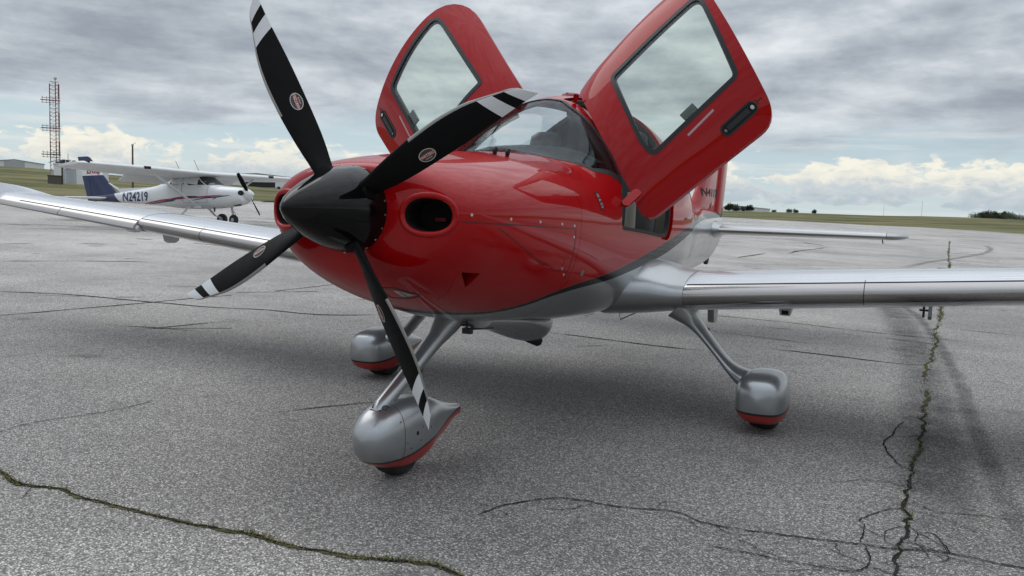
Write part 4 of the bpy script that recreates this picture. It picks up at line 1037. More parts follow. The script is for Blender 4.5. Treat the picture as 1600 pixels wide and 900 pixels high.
for s in (1, -1):
    xs = [.92]+list(np.linspace(1.1, 3.713, 14)); rings = []
    for x in xs: y, z, c, th = wing_at(x); rings.append(section(x, y, z, c, th, s=s))
    v, f = loft_geo(rings); wg = ob('wing', v, f, [wing_silver, titanium], plane, fm=le_mats(len(xs)), sharp=50); wing_o[s] = wg
    xs = list(np.linspace(3.719, 5.28, 8))+[5.40, 5.52, 5.62, 5.69, 5.70, 5.715, 5.73, 5.78, 5.85, 5.90, 5.925, 5.95]; rings = []
    for x in xs:
        y, z, c, th = wing_at(x); tipk = min(1, max(0, (x-5.70)/.03)); up = .10*tipk; sh = (1-.5*tipk) if x < 5.93 else .12
        rings.append(section(x, y+(0 if x < 5.93 else .12), z+up, c*sh, th*(1 if x < 5.93 else .5), droop=.035, s=s, inc=R(1.0)))
    v, f = loft_geo(rings); ow = ob('outer_wing_panel', v, f, [wing_silver, titanium], wg, fm=le_mats(len(xs)), sharp=50)
    # dark line behind the leading-edge panel
    for (x0, x1, o, drp) in ((.93, 3.71, wg, 0), (3.722, 5.3, wg, .035)):
        P = []
        for x in np.linspace(x0, x1, 24):
            y, z, c, th = wing_at(x); sec = section(x, y, z, c, th, droop=drp, s=s, inc=R(1.5 if drp == 0 else 1.0)); i = [k for k, (u, sd) in enumerate(SEQ) if u == .034 and sd == 1][0]
            a, bb = Vector(sec[i]), Vector(sec[i-1]); t = (bb-a).normalized(); n = Vector((0, -t.z, t.y)); n = n if n.z > 0 else -n; P.append((a+n*.0012, a+t*.011+n*.0012))
        ob('panel_seam', [q for p in P for q in p], [(2*i, 2*i+1, 2*i+3, 2*i+2) for i in range(23)], black_hole, o, fix=False, smooth=False)
    for x, o, drp, i_ in ((1.9, wg, 0, 1.5), (3.0, wg, 0, 1.5), (4.7, ow, .035, 1.0)):
        LO = [k for k, (u, sd) in enumerate(SEQ) if u <= .09]; A = []; cen = None
        for xx in (x, x+.004):
            y, z, c, th = wing_at(xx); sec = [Vector(q) for q in section(xx, y, z, c, th, droop=drp, s=s, inc=R(i_))]; cen = Vector((s*xx, y+.08, z)); A.append([q+(q-cen).normalized()*.0012 for q in (sec[k] for k in LO)])
        nl_ = len(LO); ob('panel_seam', A[0]+A[1], [(k, k+1, nl_+k+1, nl_+k) for k in range(nl_-1)], black_hole, o, fix=False, smooth=False)
    # fuel cap on top of the wing
    y, z, c, th = wing_at(2.3); sk_ = Skin(*loft_geo([section(xx, *wing_at(xx), s=s) for xx in (2.1, 2.3, 2.5)])); q, n = sk_.cast((s*2.3, y+.55, 3), (0, 0, -1))
    b = MB(); b.loft([ellipse_ring(q-n*.003, .045, .045, (1, 0, 0), n.cross(Vector((1, 0, 0))), 20), ellipse_ring(q+n*.003, .043, .043, (1, 0, 0), n.cross(Vector((1, 0, 0))), 20)]); b.build('fuel_cap', dark_steel, wg, smooth=False)
    # white nub at the cuff step
    y, z, c, th = wing_at(3.72); b = MB()
    b.loft([ellipse_ring((s*x, y+.02, z-.035), r, r*.8, (0, 1, 0), (0, 0, 1), 12) for x, r in ((3.70, .03), (3.73, .042), (3.78, .046), (3.84, .040))]); b.build('cuff_cap', white_paint, wg)
    # flap and aileron hinge brackets, tie-down, vents
    def bracket(x, y, z0, z1, wd, th, name, m=silver):
        b = MB(); P = [(y-wd/2, z0), (y+wd/2, z0), (y+wd*.30, z1+.02), (y+wd*.14, z1), (y-wd*.12, z1), (y-wd*.25, z1+.02)]
        b.add(*prism(P, (0, 1, 0), (0, 0, 1), (1, 0, 0), s*x-th/2, s*x+th/2)); return b.build(name, m, wg, smooth=False)
    y, z, c, th = wing_at(1.05); bracket(.845, 3.62, z+.0, .505, .22, .045, 'hinge_bracket')
    y, z, c, th = wing_at(2.25); bracket(2.25, 3.55, z+.0, .655, .10, .022, 'hinge_bracket')
    y, z, c, th = wing_at(4.2); bracket(4.30, 3.35, z+.0, .835, .26, .04, 'hinge_bracket')
    y, z, c, th = wing_at(1.44); b = MB(); b.loft([[(s*1.39, 2.9, z-.06), (s*1.49, 2.9, z-.06), (s*1.49, 3.1, z-.06), (s*1.39, 3.1, z-.06)], [(s*1.41, 2.91, .672), (s*1.47, 2.91, .672), (s*1.47, 3.05, .70), (s*1.41, 3.05, .70)]]); b.build('fuel_vent', silver, wg, smooth=False)
    b = MB(); b.box((s*1.44, 2.905, .692), (.04, .01, .025)); b.build('vent_mouth', black_hole, wg, smooth=False)
    b = MB(); b.tube([(s*2.21, 3.3, .80), (s*2.21, 3.3, .69)], .007, 8); b.box((s*2.21, 3.3, .735), (.05, .014, .012)); b.build('pitot_tube', seal_m, wg)
    # root fairing
    rings = []
    for x, th_m, fw, ch_m in ((.40, 1.40, .10, 1.08), (.55, 1.40, .095, 1.08), (.64, 1.37, .078, 1.07), (.71, 1.28, .052, 1.05), (.78, 1.15, .025, 1.025), (.85, 1.05, .008, 1.01), (.918, 1.01, .001, 1.002)):
        y, z, c, th = wing_at(x); rings.append(section(x, y-fw, z+.10*(th_m-1), c*ch_m, th*th_m/ch_m, s=s))
    v, f = loft_geo(rings); ob('wing_root_fairing', v, f, silver, plane, sharp=60)
# --- landing gear
def super_ring(c, rx, rz_up, rz_dn, n=40, e=2.3):
    out = []
    for k in range(n):
        a = 2*math.pi*k/n; co_, si = math.cos(a), math.sin(a); rz_ = rz_up if si >= 0 else rz_dn
        out.append((c[0]+rx*math.copysign(abs(co_)**(2/e), co_), c[1], c[2]+rz_*math.copysign(abs(si)**(2/e), si)))
    return out
def wheel(name, x, y, r, wd, parent):
    rings = []
    for k in range(13):
        a = math.pi*k/12; rings.append(ellipse_ring((x-wd/2*math.cos(a), y, r), r*(.70+.30*math.sin(a)**.5), r*(.70+.30*math.sin(a)**.5), (0, 1, 0), (0, 0, 1), 36))
    v, f = loft_geo(rings); return ob(name, v, f, rubber, parent, sharp=60)
# nose wheel fairing: y, half width, top, bottom, mid
NF = [(.485, .015, .215, .185, .20), (.50, .055, .25, .145, .20), (.53, .085, .285, .115, .195), (.58, .107, .325, .09, .19), (.66, .122, .352, .072, .185), (.76, .127, .366, .062, .18), (.86, .124, .362, .066, .18), (.96, .116, .346, .085, .19), (1.06, .094, .322, .118, .205), (1.16, .070, .286, .13, .205), (1.26, .048, .258, .152, .208), (1.34, .034, .240, .166, .207), (1.385, .026, .233, .172, .205)]
rings = []
for y in np.concatenate([np.linspace(.485, .60, 9), np.linspace(.63, 1.385, 24)]):
    q = [float(pchip([a[0] for a in NF], [a[k] for a in NF], y)) for k in range(1, 5)]; q[2] -= .050*math.sin(math.pi*min(1, max(0, (y-.49)/.80)))**.7; rings.append(super_ring((0, y, q[3]), q[0], q[1]-q[3], q[3]-q[2], 48, 2.5))
v, f = loft_geo(rings); v = [(p[0]*.95, 1.375+(p[1]-1.385)*.945, (p[2]+.026*max(0, 1-abs(p[1]-.6)/1.0)-.05)*.95+.05) for p in v]; nf = ob('nose_wheel_fairing', v, f, nose_paint, plane, sharp=60); nsk = Skin(v, f)
wheel('tire', 0, .81, .165, .125, nf)
for (y, z, r) in ((.80, .215, .011), (.72, .185, .004), (.83, .175, .004), (.75, .155, .004), (.85, .235, .004), (.93, .215, .004), (.68, .29, .004), (.90, .135, .004)):
    q, n = nsk.cast((1, y, z), (-1, 0, 0)); u = n.orthogonal().normalized(); w_ = n.cross(u); b = MB(); b.loft([ellipse_ring(q-n*.002, r, r, u, w_, 12), ellipse_ring(q+n*.0015, r*.9, r*.9, u, w_, 12)]); b.build('fastener' if r < .01 else 'valve_port', black_hole if r > .01 else dark_steel, nf, smooth=False)
# seam of the removable nose cup
ring = [Vector(p) for p in super_ring((0, .70, .185), .1325, .174, .119, 48, 2.25)]; b = MB(); P = []
for p in ring:
    q, n, _ = nsk.near(p); P.append((q+n*.0008-Vector((0, .0016, 0)), q+n*.0008+Vector((0, .0016, 0))))
ob('panel_seam', [q for p in P for q in p], [(2*i, 2*i+1, (2*i+3) % 96, (2*i+2) % 96) for i in range(48)], dark_steel, nf, fix=False, smooth=False)
# nose strut: root fairing on the belly, slanted tube, rounded lower end
pts = [(0, 1.33, .76), (0, 1.24, .672), (0, 1.13, .600), (0, .95, .497), (0, .78, .408), (0, .67, .350), (0, .635, .325)]
b = MB(); b.tube(pts, [(.11, .085), (.075, .062), (.047, .042), (.040, .037), (.037, .035), (.036, .034), (.022, .022)], 24); b.build('nose_strut', silver, plane, sharp=60)
b = MB(); b.tube([(-.03, .66, .345), (.045, .66, .345)], .018, 12); b.box((0, .65, .318), (.055, .05, .05)); b.build('strut_pivot', dark_steel, plane)
b = MB(); b.tube([(.0, 1.02, .50), (.0, 1.0, .455)], .012, 8); b.build('strut_bolt', dark_steel, plane)
# main gear: bowed leg in a fairing that flows into the wheel fairing
MF = [(2.27, .012, .235, .205, .22), (2.285, .060, .285, .15, .22), (2.32, .105, .325, .105, .21), (2.38, .130, .350, .08, .205), (2.47, .144, .362, .062, .20), (2.62, .148, .366, .052, .20), (2.78, .140, .360, .062, .20), (2.94, .116, .330, .10, .205), (3.10, .085, .290, .13, .205), (3.26, .052, .250, .16, .205), (3.38, .022, .225, .185, .205)]
for s in (1, -1):
    rings = []
    for y in np.concatenate([np.linspace(2.27, 2.40, 10), np.linspace(2.44, 3.38, 24)]):
        q = [float(pchip([a[0] for a in MF], [a[k] for a in MF], y)) for k in range(1, 5)]; yy_ = 2.40+(y-2.27)*.72; rings.append(super_ring((s*1.382, yy_, q[3]), q[0], q[1]-q[3], q[3]-q[2], 48, 3.0))
    v, f = loft_geo(rings); mf = ob('main_wheel_fairing', v, f, main_paint, plane, sharp=60)
    wheel('tire', s*1.385, 2.71, .178, .165, mf)
    # leg: flattened section; last rings spread into the inner side of the fairing
    keys = [(.86, .70, .22, .085), (.90, .655, .175, .060), (.945, .605, .130, .036), (1.00, .545, .108, .027), (1.08, .455, .098, .024), (1.14, .390, .100, .026), (1.19, .345, .116, .034), (1.245, .312, .145, .048), (1.31, .285, .17, .062)]
    rings = []
    for i, (x, z, cy, th) in enumerate(keys):
        a = keys[max(i-1, 0)]; c = keys[min(i+1, len(keys)-1)]; t = Vector((c[0]-a[0], 0, c[1]-a[1])).normalized(); n = Vector((-t.z, 0, t.x))
        r = []
        for k in range(32):
            an = 2*math.pi*k/32; yy = math.cos(an)*cy; ww = math.sin(an)*th*(1-.25*math.cos(an)); p = Vector((x, 2.66+yy+.03, z))+n*ww; r.append((s*p.x, p.y, p.z))
        rings.append(r)
    # smooth the spine
    fine = []
    for i in range(len(rings)-1):
        p0, p1, p2, p3 = (np.array(rings[max(i-1, 0)]), np.array(rings[i]), np.array(rings[i+1]), np.array(rings[min(i+2, len(rings)-1)]))
        for k in range(4):
            t = k/4; fine.append([tuple(q) for q in .5*((2*p1)+(p2-p0)*t+(2*p0-5*p1+4*p2-p3)*t*t+(3*p1-p0-3*p2+p3)*t**3)])
    fine.append(rings[-1]); v, f = loft_geo(fine); ob('main_gear_leg', v, f, silver, plane, sharp=60)
    b = MB(); b.tube([(s*.86, 2.80, .66), (s*.905, 2.86, .575), (s*1.0, 2.80, .555)], .012, 8); b.build('brake_line', dark_steel, plane)
# --- belly: exhaust blister and pipe, step plate, thin antenna
rings = []
for y, rx, zt, zb in ((1.36, .10, .70, .645), (1.48, .16, .70, .628), (1.60, .19, .70, .602), (1.72, .20, .70, .568), (1.84, .195, .70, .532), (1.95, .18, .70, .503), (2.05, .15, .70, .492), (2.12, .11, .70, .508), (2.17, .07, .69, .55), (2.21, .04, .68, .60)):
    zc = (zt+zb)/2+.02; rings.append(super_ring((.10, y, zc), rx, zt-zc, zc-zb, 32, 2.1))
v, f = loft_geo(rings); ob('exhaust_blister', v, f, silver, plane, sharp=60)
b = MB(); b.tube([(.10, 2.02, .525), (.11, 2.10, .495), (.115, 2.15, .478)], [.036, .034, .033], 18); b.build('exhaust_pipe', black_hole, plane)
b = MB(); b.tube([(.05, 1.36, .70), (.055, 1.36, .635), (.10, 1.5, .628), (.18, 1.62, .63)], .008, 8); b.box((.06, 1.36, .625), (.05, .03, .03)); b.tube([(0.0, 1.30, .66), (.18, 1.42, .645)], .006, 6); b.build('drain_line', dark_steel, plane)
b = MB(); b.tube([(.42, 2.74, .66), (.43, 2.76, .575), (.60, 2.86, .665)], .004, 6); b.build('wire_antenna', dark_steel, plane)

# pale step plate on the belly in front of the left wing root
for s in (1, -1):
    P = [(-.045, .018), (.02, .024), (.045, -.012), (-.005, -.022)]; o = Vector((s*1.6, 2.22, -.05)); dd = Vector((-s*.83, 0, .50)).normalized(); U = Vector((0, 1, 0)); V = dd.cross(U)*(1 if s > 0 else -1)
    A, B = lay(whole, P, o, dd, U, V, .008), lay(whole, P, o, dd, U, V, .012); v, f = loft_geo([A, B]); ob('step_plate', v, f, white_paint, plane, smooth=False)
# --- tail
def tail_section(x, y, z, c, th, s=1, vertical=False):
    out = []
    for u, sd in SEQ:
        _, yt = naca(u, th, 0.0001)
        out.append((sd*yt*c, y+u*c, z) if vertical else (s*x, y+u*c, z+sd*yt*c))
    return out
for s in (1, -1):
    xs = [.06, .16, .5, 1.0, 1.5, 1.86]; rings = []
    for x in xs: k = (x-.1)/1.96; rings.append(tail_section(x, 6.62+.15*k, 1.132, .98-.34*k, .115, s))
    v, f = loft_geo(rings); st_ = ob('tailplane', v, f, [wing_silver, titanium], plane, fm=le_mats(len(xs)), sharp=50); rings = []
    for x, sh in ((1.865, 1), (1.93, .97), (1.98, .88), (2.02, .72), (2.05, .48), (2.062, .2)):
        k = (x-.1)/1.96; c = (.98-.34*k); rings.append(tail_section(x, 6.62+.15*k+c*(1-sh)*.75, 1.132, c*(.25+.75*sh), .115*(.5+.5*sh), s))
    v, f = loft_geo(rings); ob('tailplane_tip', v, f, silver, st_, sharp=50)
    rings = [tail_section(x, 6.62-g, 1.132, 1.0+g, .115+t_, s) for x, g, t_ in ((.02, .05, .10), (.10, .045, .08), (.15, .03, .045), (.19, .012, .016), (.215, .002, .003))]
    v, f = loft_geo(rings); ob('tailplane_fairing', v, f, silver, plane, sharp=60)
    b = MB(); b.tube([(s*1.82, 6.9, 1.11), (s*1.83, 6.95, 1.06)], .006, 6); b.build('static_wick', dark_steel, st_)
rings = []
for z, yl, yt in ((1.20, 5.95, 7.36), (1.36, 6.10, 7.40), (1.46, 6.32, 7.43), (1.60, 6.50, 7.46), (1.9, 6.75, 7.53), (2.3, 7.06, 7.63), (2.66, 7.34, 7.72), (2.70, 7.40, 7.72), (2.715, 7.5, 7.70)):
    rings.append([(p[0]*1.25, p[1], p[2]) for p in tail_section(0, yl, z, yt-yl, .085, vertical=True)])
fin_rings = rings; v, f = loft_geo(rings); fin = ob('fin', v, f, paint, plane, sharp=50)
rings = []
for z, yl, yt, th in ((.93, 7.40, 7.60, .16), (.98, 7.34, 7.69, .18), (1.04, 7.31, 7.745, .19), (1.3, 7.365, 7.80, .17), (1.46, 7.435, 7.84, .16), (1.9, 7.535, 7.945, .14), (2.3, 7.635, 8.03, .12), (2.66, 7.725, 8.09, .10), (2.70, 7.75, 8.08, .08)):
    rings.append(tail_section(0, yl, z, yt-yl, th, vertical=True))
v, f = loft_geo(rings); rud = ob('rudder', v, f, paint, plane, sharp=50)
b = MB(); b.add(*prism([(6.93, .80), (7.14, .80), (7.10, .742), (7.05, .73), (7.00, .76)], (0, 1, 0), (0, 0, 1), (1, 0, 0), -.018, .018)); b.build('tail_skid', rubber, plane, smooth=False)
fskn = Skin(*loft_geo(fin_rings))
for s in (1, -1):
    tv, tf = text_geo('N411TB', .12, bold=.002); ob('registration', lay(fskn, [(7.02+s*p[0]*2.7, 1.53+p[1]) for p in tv], (s, 0, 0), (-s, 0, 0), (0, 1, 0), (0, 0, 1), .002), tf, black_hole, fin, fix=False, smooth=False)
# roof antennas
b = MB(); b.loft([super_ring((-.02, y, float(fus(y)[2])+.012), rx, .016, .02, 16, 3) for y, rx in ((2.78, .01), (2.82, .055), (2.92, .062), (3.05, .05), (3.12, .01))]); b.build('flat_antenna', mat('pink_antenna', (.40, .16, .17), .5), plane)
for (x, y) in ((-.125, 3.18), (-.065, 3.18)):
    q, n = whole.cast((x, y, 3), (0, 0, -1)); b = MB(); b.add(*prism([(0, -.01), (.12, -.01), (.11, .075), (.055, .085)], (0, 1, 0), (0, 0, 1), (1, 0, 0), x-.022, x+.022))
    o = b.build('blade_antenna', white_paint, plane, smooth=False); o.location = (0, q.y, q.z)
# --- cabin: floor, panel, glareshield, seats, belts, interior pillars
b = MB(); b.box((0, 3.0, .80), (.92, 1.7, .05)); b.build('cabin_floor', dash_m, plane, smooth=False)
rings = []
for y, z, zs in ((1.66, 1.515, None), (1.80, 1.552, None), (1.95, 1.605, None), (2.08, 1.650, None), (2.15, 1.650, None), (2.16, 1.56, 1.46), (2.155, 1.05, 1.04)):
    w_, zm, zt, zb, nu, nl = [float(q) for q in fus(y)]; ze = min(z-.10, zt-.16) if zs is None else zs; e_, h_, zr = (nu, zt-zm, ze-zm) if ze > zm else (nl, zm-zb, zm-ze)
    wdt = w_*max(0, 1-(zr/h_)**e_)**(1/e_)-.05; L = []
    for u in np.linspace(-1, 1, 9): L.append((u*wdt, y, ze+(z-ze)*(1-abs(u)**3)))
    rings.append(L)
v, f = loft_geo(rings, cap=False, closed=False); ob('glareshield', v, f, dash_m, plane, fix=False, sharp=30)
for x in (-.26, .20):
    b = MB(); b.box((x, 2.165, 1.40), (.34, .02, .22)); b.build('instrument_screen', black_hole, plane, smooth=False)
seat_m = mat('charcoal_leather', (.035, .033, .032), .55)
def seat(x):
    b = MB(); b.loft([super_ring((x, y, z), .23, .07, .07, 28, 3.5) for y, z in ((2.42, .99), (2.46, 1.0), (2.7, .985), (2.95, .96), (2.98, .96))]); st_ = b.build('seat', seat_m, plane, sharp=50)
    rings = []
    for z, y, wd, th in ((.93, 2.96, .22, .05), (1.0, 2.97, .235, .075), (1.25, 3.04, .235, .07), (1.45, 3.10, .225, .06), (1.56, 3.13, .19, .055), (1.60, 3.14, .15, .03)):
        rings.append([(x+p[0], y+p[2], z) for p in super_ring((0, 0, 0), wd, th, th, 28, 3)])
    v, f = loft_geo(rings); ob('seat_back', v, f, seat_m, plane, sharp=60)
    rings = []
    for z, wd, th in ((1.63, .07, .03), (1.65, .115, .05), (1.72, .125, .055), (1.80, .11, .05), (1.83, .06, .03)):
        rings.append([(x+p[0], 3.14+p[2], z) for p in super_ring((0, 0, 0), wd, th, th, 24, 2.6)])
    v, f = loft_geo(rings); hr = ob('headrest', v, f, dash_m, plane, sharp=60)
    for dxx in (-.05, .05):
        b = MB(); b.tube([(x+dxx, 3.14, 1.55), (x+dxx, 3.14, 1.66)], .007, 8); b.build('headrest_post', chrome, hr)
    b = MB()
    for k in range(5): b.tube([(x-.19+.095*k, 2.415, 1.03), (x-.19+.095*k, 2.55, 1.072), (x-.19+.095*k, 2.9, 1.045)], .012, 8)
    b.build('seat_piping', lightgrey, st_)
for x in (.32, -.32): seat(x)
b = MB(); b.loft([super_ring((0, y, z), .52, .08, .07, 28, 4) for y, z in ((3.55, .95), (3.6, .96), (3.95, .95), (4.0, .94))]); b.build('rear_seat', leather, plane)
b = MB(); b.loft([[(p[0], y+p[2], z) for p in super_ring((0, 0, 0), wd, .06, .06, 28, 4)] for z, y, wd in ((.95, 4.0, .5), (1.3, 4.1, .5), (1.5, 4.15, .44), (1.55, 4.17, .38))]); b.build('rear_seat_back', leather, plane)
b = MB(); b.box((.53, 2.20, 1.25), (.03, .20, .20)); b.build('kick_panel', tan_m, plane, smooth=False)
b = MB(); b.tube([(.50, 2.62, 1.06), (.515, 2.60, 1.2), (.50, 2.66, 1.4)], [(.012, .035), (.012, .035), (.012, .03)], 8); b.build('seat_belt', lightgrey, plane)
# ribbed pale cushion edge of the left front seat
b = MB()
for k in range(7): b.tube([(.47+.018*k, 2.26+.015*k, 1.155-.008*k), (.475+.019*k, 2.38+.02*k, 1.185-.008*k), (.48+.02*k, 2.55+.02*k, 1.105-.004*k)], [.012, .017, .008], 8, k % 2)
b.build('seat_cushion', [lightgrey, leather], plane)
# inner pillar behind the windshield, both sides
for s in (1, -1):
    P = []
    for t in np.linspace(0, 1, 10):
        y, z = 2.33-.16*t+.0*t, 1.93-.50*t; q, n, _ = iskin.near((s*(.20+.40*t), y, z)); P.append(q-n*.02+Vector((0, .012, 0)))
    b = MB(); b.tube(P, [(.025, .03)]*10, 10); b.build('window_post', dash_m, plane)
    q, n, _ = whole.near((s*.588, 2.10, 1.452)); b = MB(); b.loft([ellipse_ring(q-n*.012, .035, .028, (0, 1, 0), n.cross(Vector((0, 1, 0))), 16), ellipse_ring(q-n*.004, .030, .023, (0, 1, 0), n.cross(Vector((0, 1, 0))), 16)]); b.build('corner_vent', black_hole, plane)
# small pale plate on the wing root belly
q, n, _ = whole.near((.50, 2.22, .70))

# ------------------------------------------------------------------ the white high-wing airplane across the apron
VSC = .815
root = empty('white_airplane', (-19.72, 18.40, gh(-19.72, 18.40)+.02), R(3.9))
root.rotation_euler.y = R(-2.5)
tag(root, 'white high-wing airplane with a navy tail, marked N24219, parked across the apron', 'airplane')
def white_fn(nt, b):
    tc = nt.n.new('ShaderNodeTexCoord'); x, y, z = nt.sep(tc.outputs['Object'])
    d = nt.math('SUBTRACT', nt.math('ADD', -3.62, nt.math('MULTIPLY', nt.math('SUBTRACT', 1.35*VSC, z), .85/VSC)), x)
    navy = nt.rng(d, -.004, .004); dirt = nt.noise(tc.outputs['Object'], 2.2, 5, .65)
    c = nt.mix(nt.rng(dirt, .5, .8, 0, .25), (.70, .71, .72), (.42, .41, .39)); nt.put(b.inputs['Base Color'], nt.mix(navy, c, (.008, .020, .078)))
    coat(b, .3)
wp = mat('white_aircraft_paint', rough=.4, fn=white_fn)
plain_white = mat('plain_white_paint', (.66, .67, .68), .45, fn=lambda nt, b: nt.put(b.inputs['Base Color'], nt.mix(nt.rng(nt.noise(nt.n.new('ShaderNodeTexCoord').outputs['Object'], 3, 5, .6), .45, .8, 0, .3), (.68, .69, .70), (.40, .39, .37))))
navy = mat('navy_paint', (.008, .020, .078), .35, 0, .3); red_s = mat('red_stripe', (.34, .02, .03), .45); navy_s = mat('navy_stripe', (.018, .028, .10), .45)
cabin_glass = mat('dark_cabin_glass', (.018, .022, .024), .06, 0, .5)
CS = np.array([(2.03, .22, 1.18, 1.38, 1.0), (2.02, .32, 1.18, 1.42, .94), (1.96, .385, 1.18, 1.455, .89), (1.8, .44, 1.18, 1.50, .80), (1.3, .485, 1.18, 1.56, .71), (.98, .50, 1.18, 1.60, .68), (.80, .505, 1.22, 1.74, .67), (.35, .51, 1.3, 2.06, .66), (-.4, .51, 1.3, 2.09, .68), (-.8, .475, 1.3, 2.01, .72), (-1.2, .425, 1.28, 1.82, .77), (-1.6, .37, 1.26, 1.68, .83), (-2.8, .24, 1.2, 1.50, .94), (-4.0, .13, 1.18, 1.37, 1.03), (-5.0, .045, 1.18, 1.29, 1.10)])[::-1]
def c_ring(x, n=72, off=0.):
    w_, zm, zt, zb = [float(pchip(CS[:, 0], CS[:, k], x)) for k in range(1, 5)]; out = []
    for k in range(n):
        a = 2*math.pi*k/n; c, s = math.cos(a), math.sin(a); e = 2.7
        out.append((x, (w_-off)*math.copysign(abs(c)**(2/e), c), VSC*(zm+(zt-zm if s >= 0 else zm-zb)*math.copysign(abs(s)**(2/e), s))))
    return out
v, f = loft_geo([c_ring(x) for x in list(np.arange(-5, 1.9, .1))+[1.9, 1.94, 1.97, 1.99, 2.01, 2.02, 2.03]])
bodyc = ob('fuselage', v, f, wp, root, sharp=50); csk = Skin(v, f)
def side(name, poly, s, m, parent, off=.004, thick=.006, frame=None):
    P = resample([(p[0], p[1]*VSC) for p in poly], .08); A = lay(csk, P, (0, s*2, 0), (0, -s, 0), (1, 0, 0), (0, 0, 1), off); B = lay(csk, P, (0, s*2, 0), (0, -s, 0), (1, 0, 0), (0, 0, 1), off-thick)
    v, f = loft_geo([A, B]); return ob(name, v, f, m, parent, smooth=False)
def ring_frame(name, poly, s, m, parent, wd=.03):
    P = resample([(p[0], p[1]*VSC) for p in poly], .06); v, f = band(csk, offset_poly(P, -wd), P, (0, s*2, 0), (0, -s, 0), (1, 0, 0), (0, 0, 1), .008, .010); return ob(name, v, f, m, parent, smooth=False)
for s in (-1, 1):
    dw = round_poly([(.02, 1.62), (.68, 1.62), (.60, 1.95), (.02, 1.95)], .05, 4); dpoly = round_poly([(-.22, .92), (.82, .92), (.84, 1.60), (.66, 2.0), (-.22, 2.0)], .06, 4)
    d = ring_frame('door', dpoly, s, mat('door_seam', (.25, .25, .26), .5), root, .008); side('door_window', dw, s, cabin_glass, d); ring_frame('window_frame', dw, s, plain_white, d)
    rw = round_poly([(-.14, 1.66), (-.14, 1.95), (-.42, 1.95), (-.78, 1.80), (-.78, 1.68)], .05, 4); side('side_window', rw, s, cabin_glass, root)
    b = MB(); b.tube([(-.86, s*.46, 1.62*VSC), (-.62, s*.50, 1.60*VSC), (-.36, s*.52, 1.64*VSC)], [(.02, .05), (.05, .07), (.02, .05)], 10); b.build('air_scoop', plain_white, root)
    # cheat lines
    def swoosh(name, pts, w0, m):
        v, f = [], []; L = []
        for i in range(len(pts)-1):
            for k in range(10): t = k/10; L.append((pts[i][0]+(pts[i+1][0]-pts[i][0])*t, pts[i][1]+(pts[i+1][1]-pts[i][1])*t))
        L.append(pts[-1]); n = len(L)
        for i, (x, z) in enumerate(L):
            w_ = w0*(math.sin(math.pi*min(1, max(0.03, i/(n-1))))**.5+.05)
            for e in (-.5, .5): v += lay(csk, [(x, (z+e*w_)*VSC)], (0, s*2, 0), (0, -s, 0), (1, 0, 0), (0, 0, 1), .006)
        ob(name, v, [(2*i, 2*i+1, 2*i+3, 2*i+2) for i in range(n-1)], m, root, fix=False, smooth=False)
    swoosh('red_stripe', [(-2.15, .92), (-1.2, 1.04), (-.2, 1.10), (.5, 1.13), (1.5, 1.20)], .065, red_s)
    swoosh('navy_stripe', [(-1.95, .90), (-1.2, .97), (-.6, 1.03), (-.5, 1.08), (-.8, .96)], .06, navy_s)
    swoosh('navy_stripe', [(-.7, 1.10), (0, 1.15), (.45, 1.16)], .06, navy_s)
    swoosh('navy_stripe', [(.2, 1.01), (.8, 1.10), (1.2, 1.12), (1.75, 1.18)], .05, navy_s)
    swoosh('navy_stripe', [(1.05, 1.02), (1.2, 1.11), (1.4, 1.14)], .04, navy_s)
    tv, tf = text_geo('N24219', .50, bold=.012)
    P = [(-2.52-s*p[0]*.80, 1.20*VSC+p[1]*.86) for p in tv] if s > 0 else [(-2.52+p[0]*.80, 1.20*VSC+p[1]*.86) for p in tv]
    ob('registration_lettering', lay(csk, P, (0, s*2, 0), (0, -s, 0), (1, 0, 0), (0, 0, 1), .006), tf, navy_s, root, fix=False, smooth=False)
# windshield: dark glass laid over the front of the cabin, with centre post
wsv = []; N1, N2 = 14, 22
for i in range(N1):
    x = .93-.50*i/(N1-1)
    w_, zm, zt, zb = [float(pchip(CS[:, 0], CS[:, k], x)) for k in range(1, 5)]; z0 = max(1.57, zm)+.03+.02*i/N1
    for k in range(N2):
        u = -1+2*k/(N2-1); an = u*math.acos(min(.999, max(.02, ((z0-zm)/(zt-zm))**(2.7/2)))) if zt > z0 else 0
        yy = w_*math.copysign(abs(math.sin(an))**(2/2.7), an); zz2 = VSC*(zm+(zt-zm)*abs(math.cos(an))**(2/2.7)); q, n, _ = csk.near((x, yy, zz2)); wsv.append(q+n*.008)
ob('windshield', wsv, [(i*N2+k, i*N2+k+1, (i+1)*N2+k+1, (i+1)*N2+k) for i in range(N1-1) for k in range(N2-1)], cabin_glass, root, fix=False, sharp=None)
for s in (-1, 1):
    P = [csk.near((.93-.5*t, s*.50, VSC*(1.62+.06*t+.38*t*t)))[0] for t in np.linspace(0, 1, 8)]; b = MB(); b.tube([p+Vector((0, s*.004, 0)) for p in P], .016, 6); b.build('windshield_post', plain_white, root)
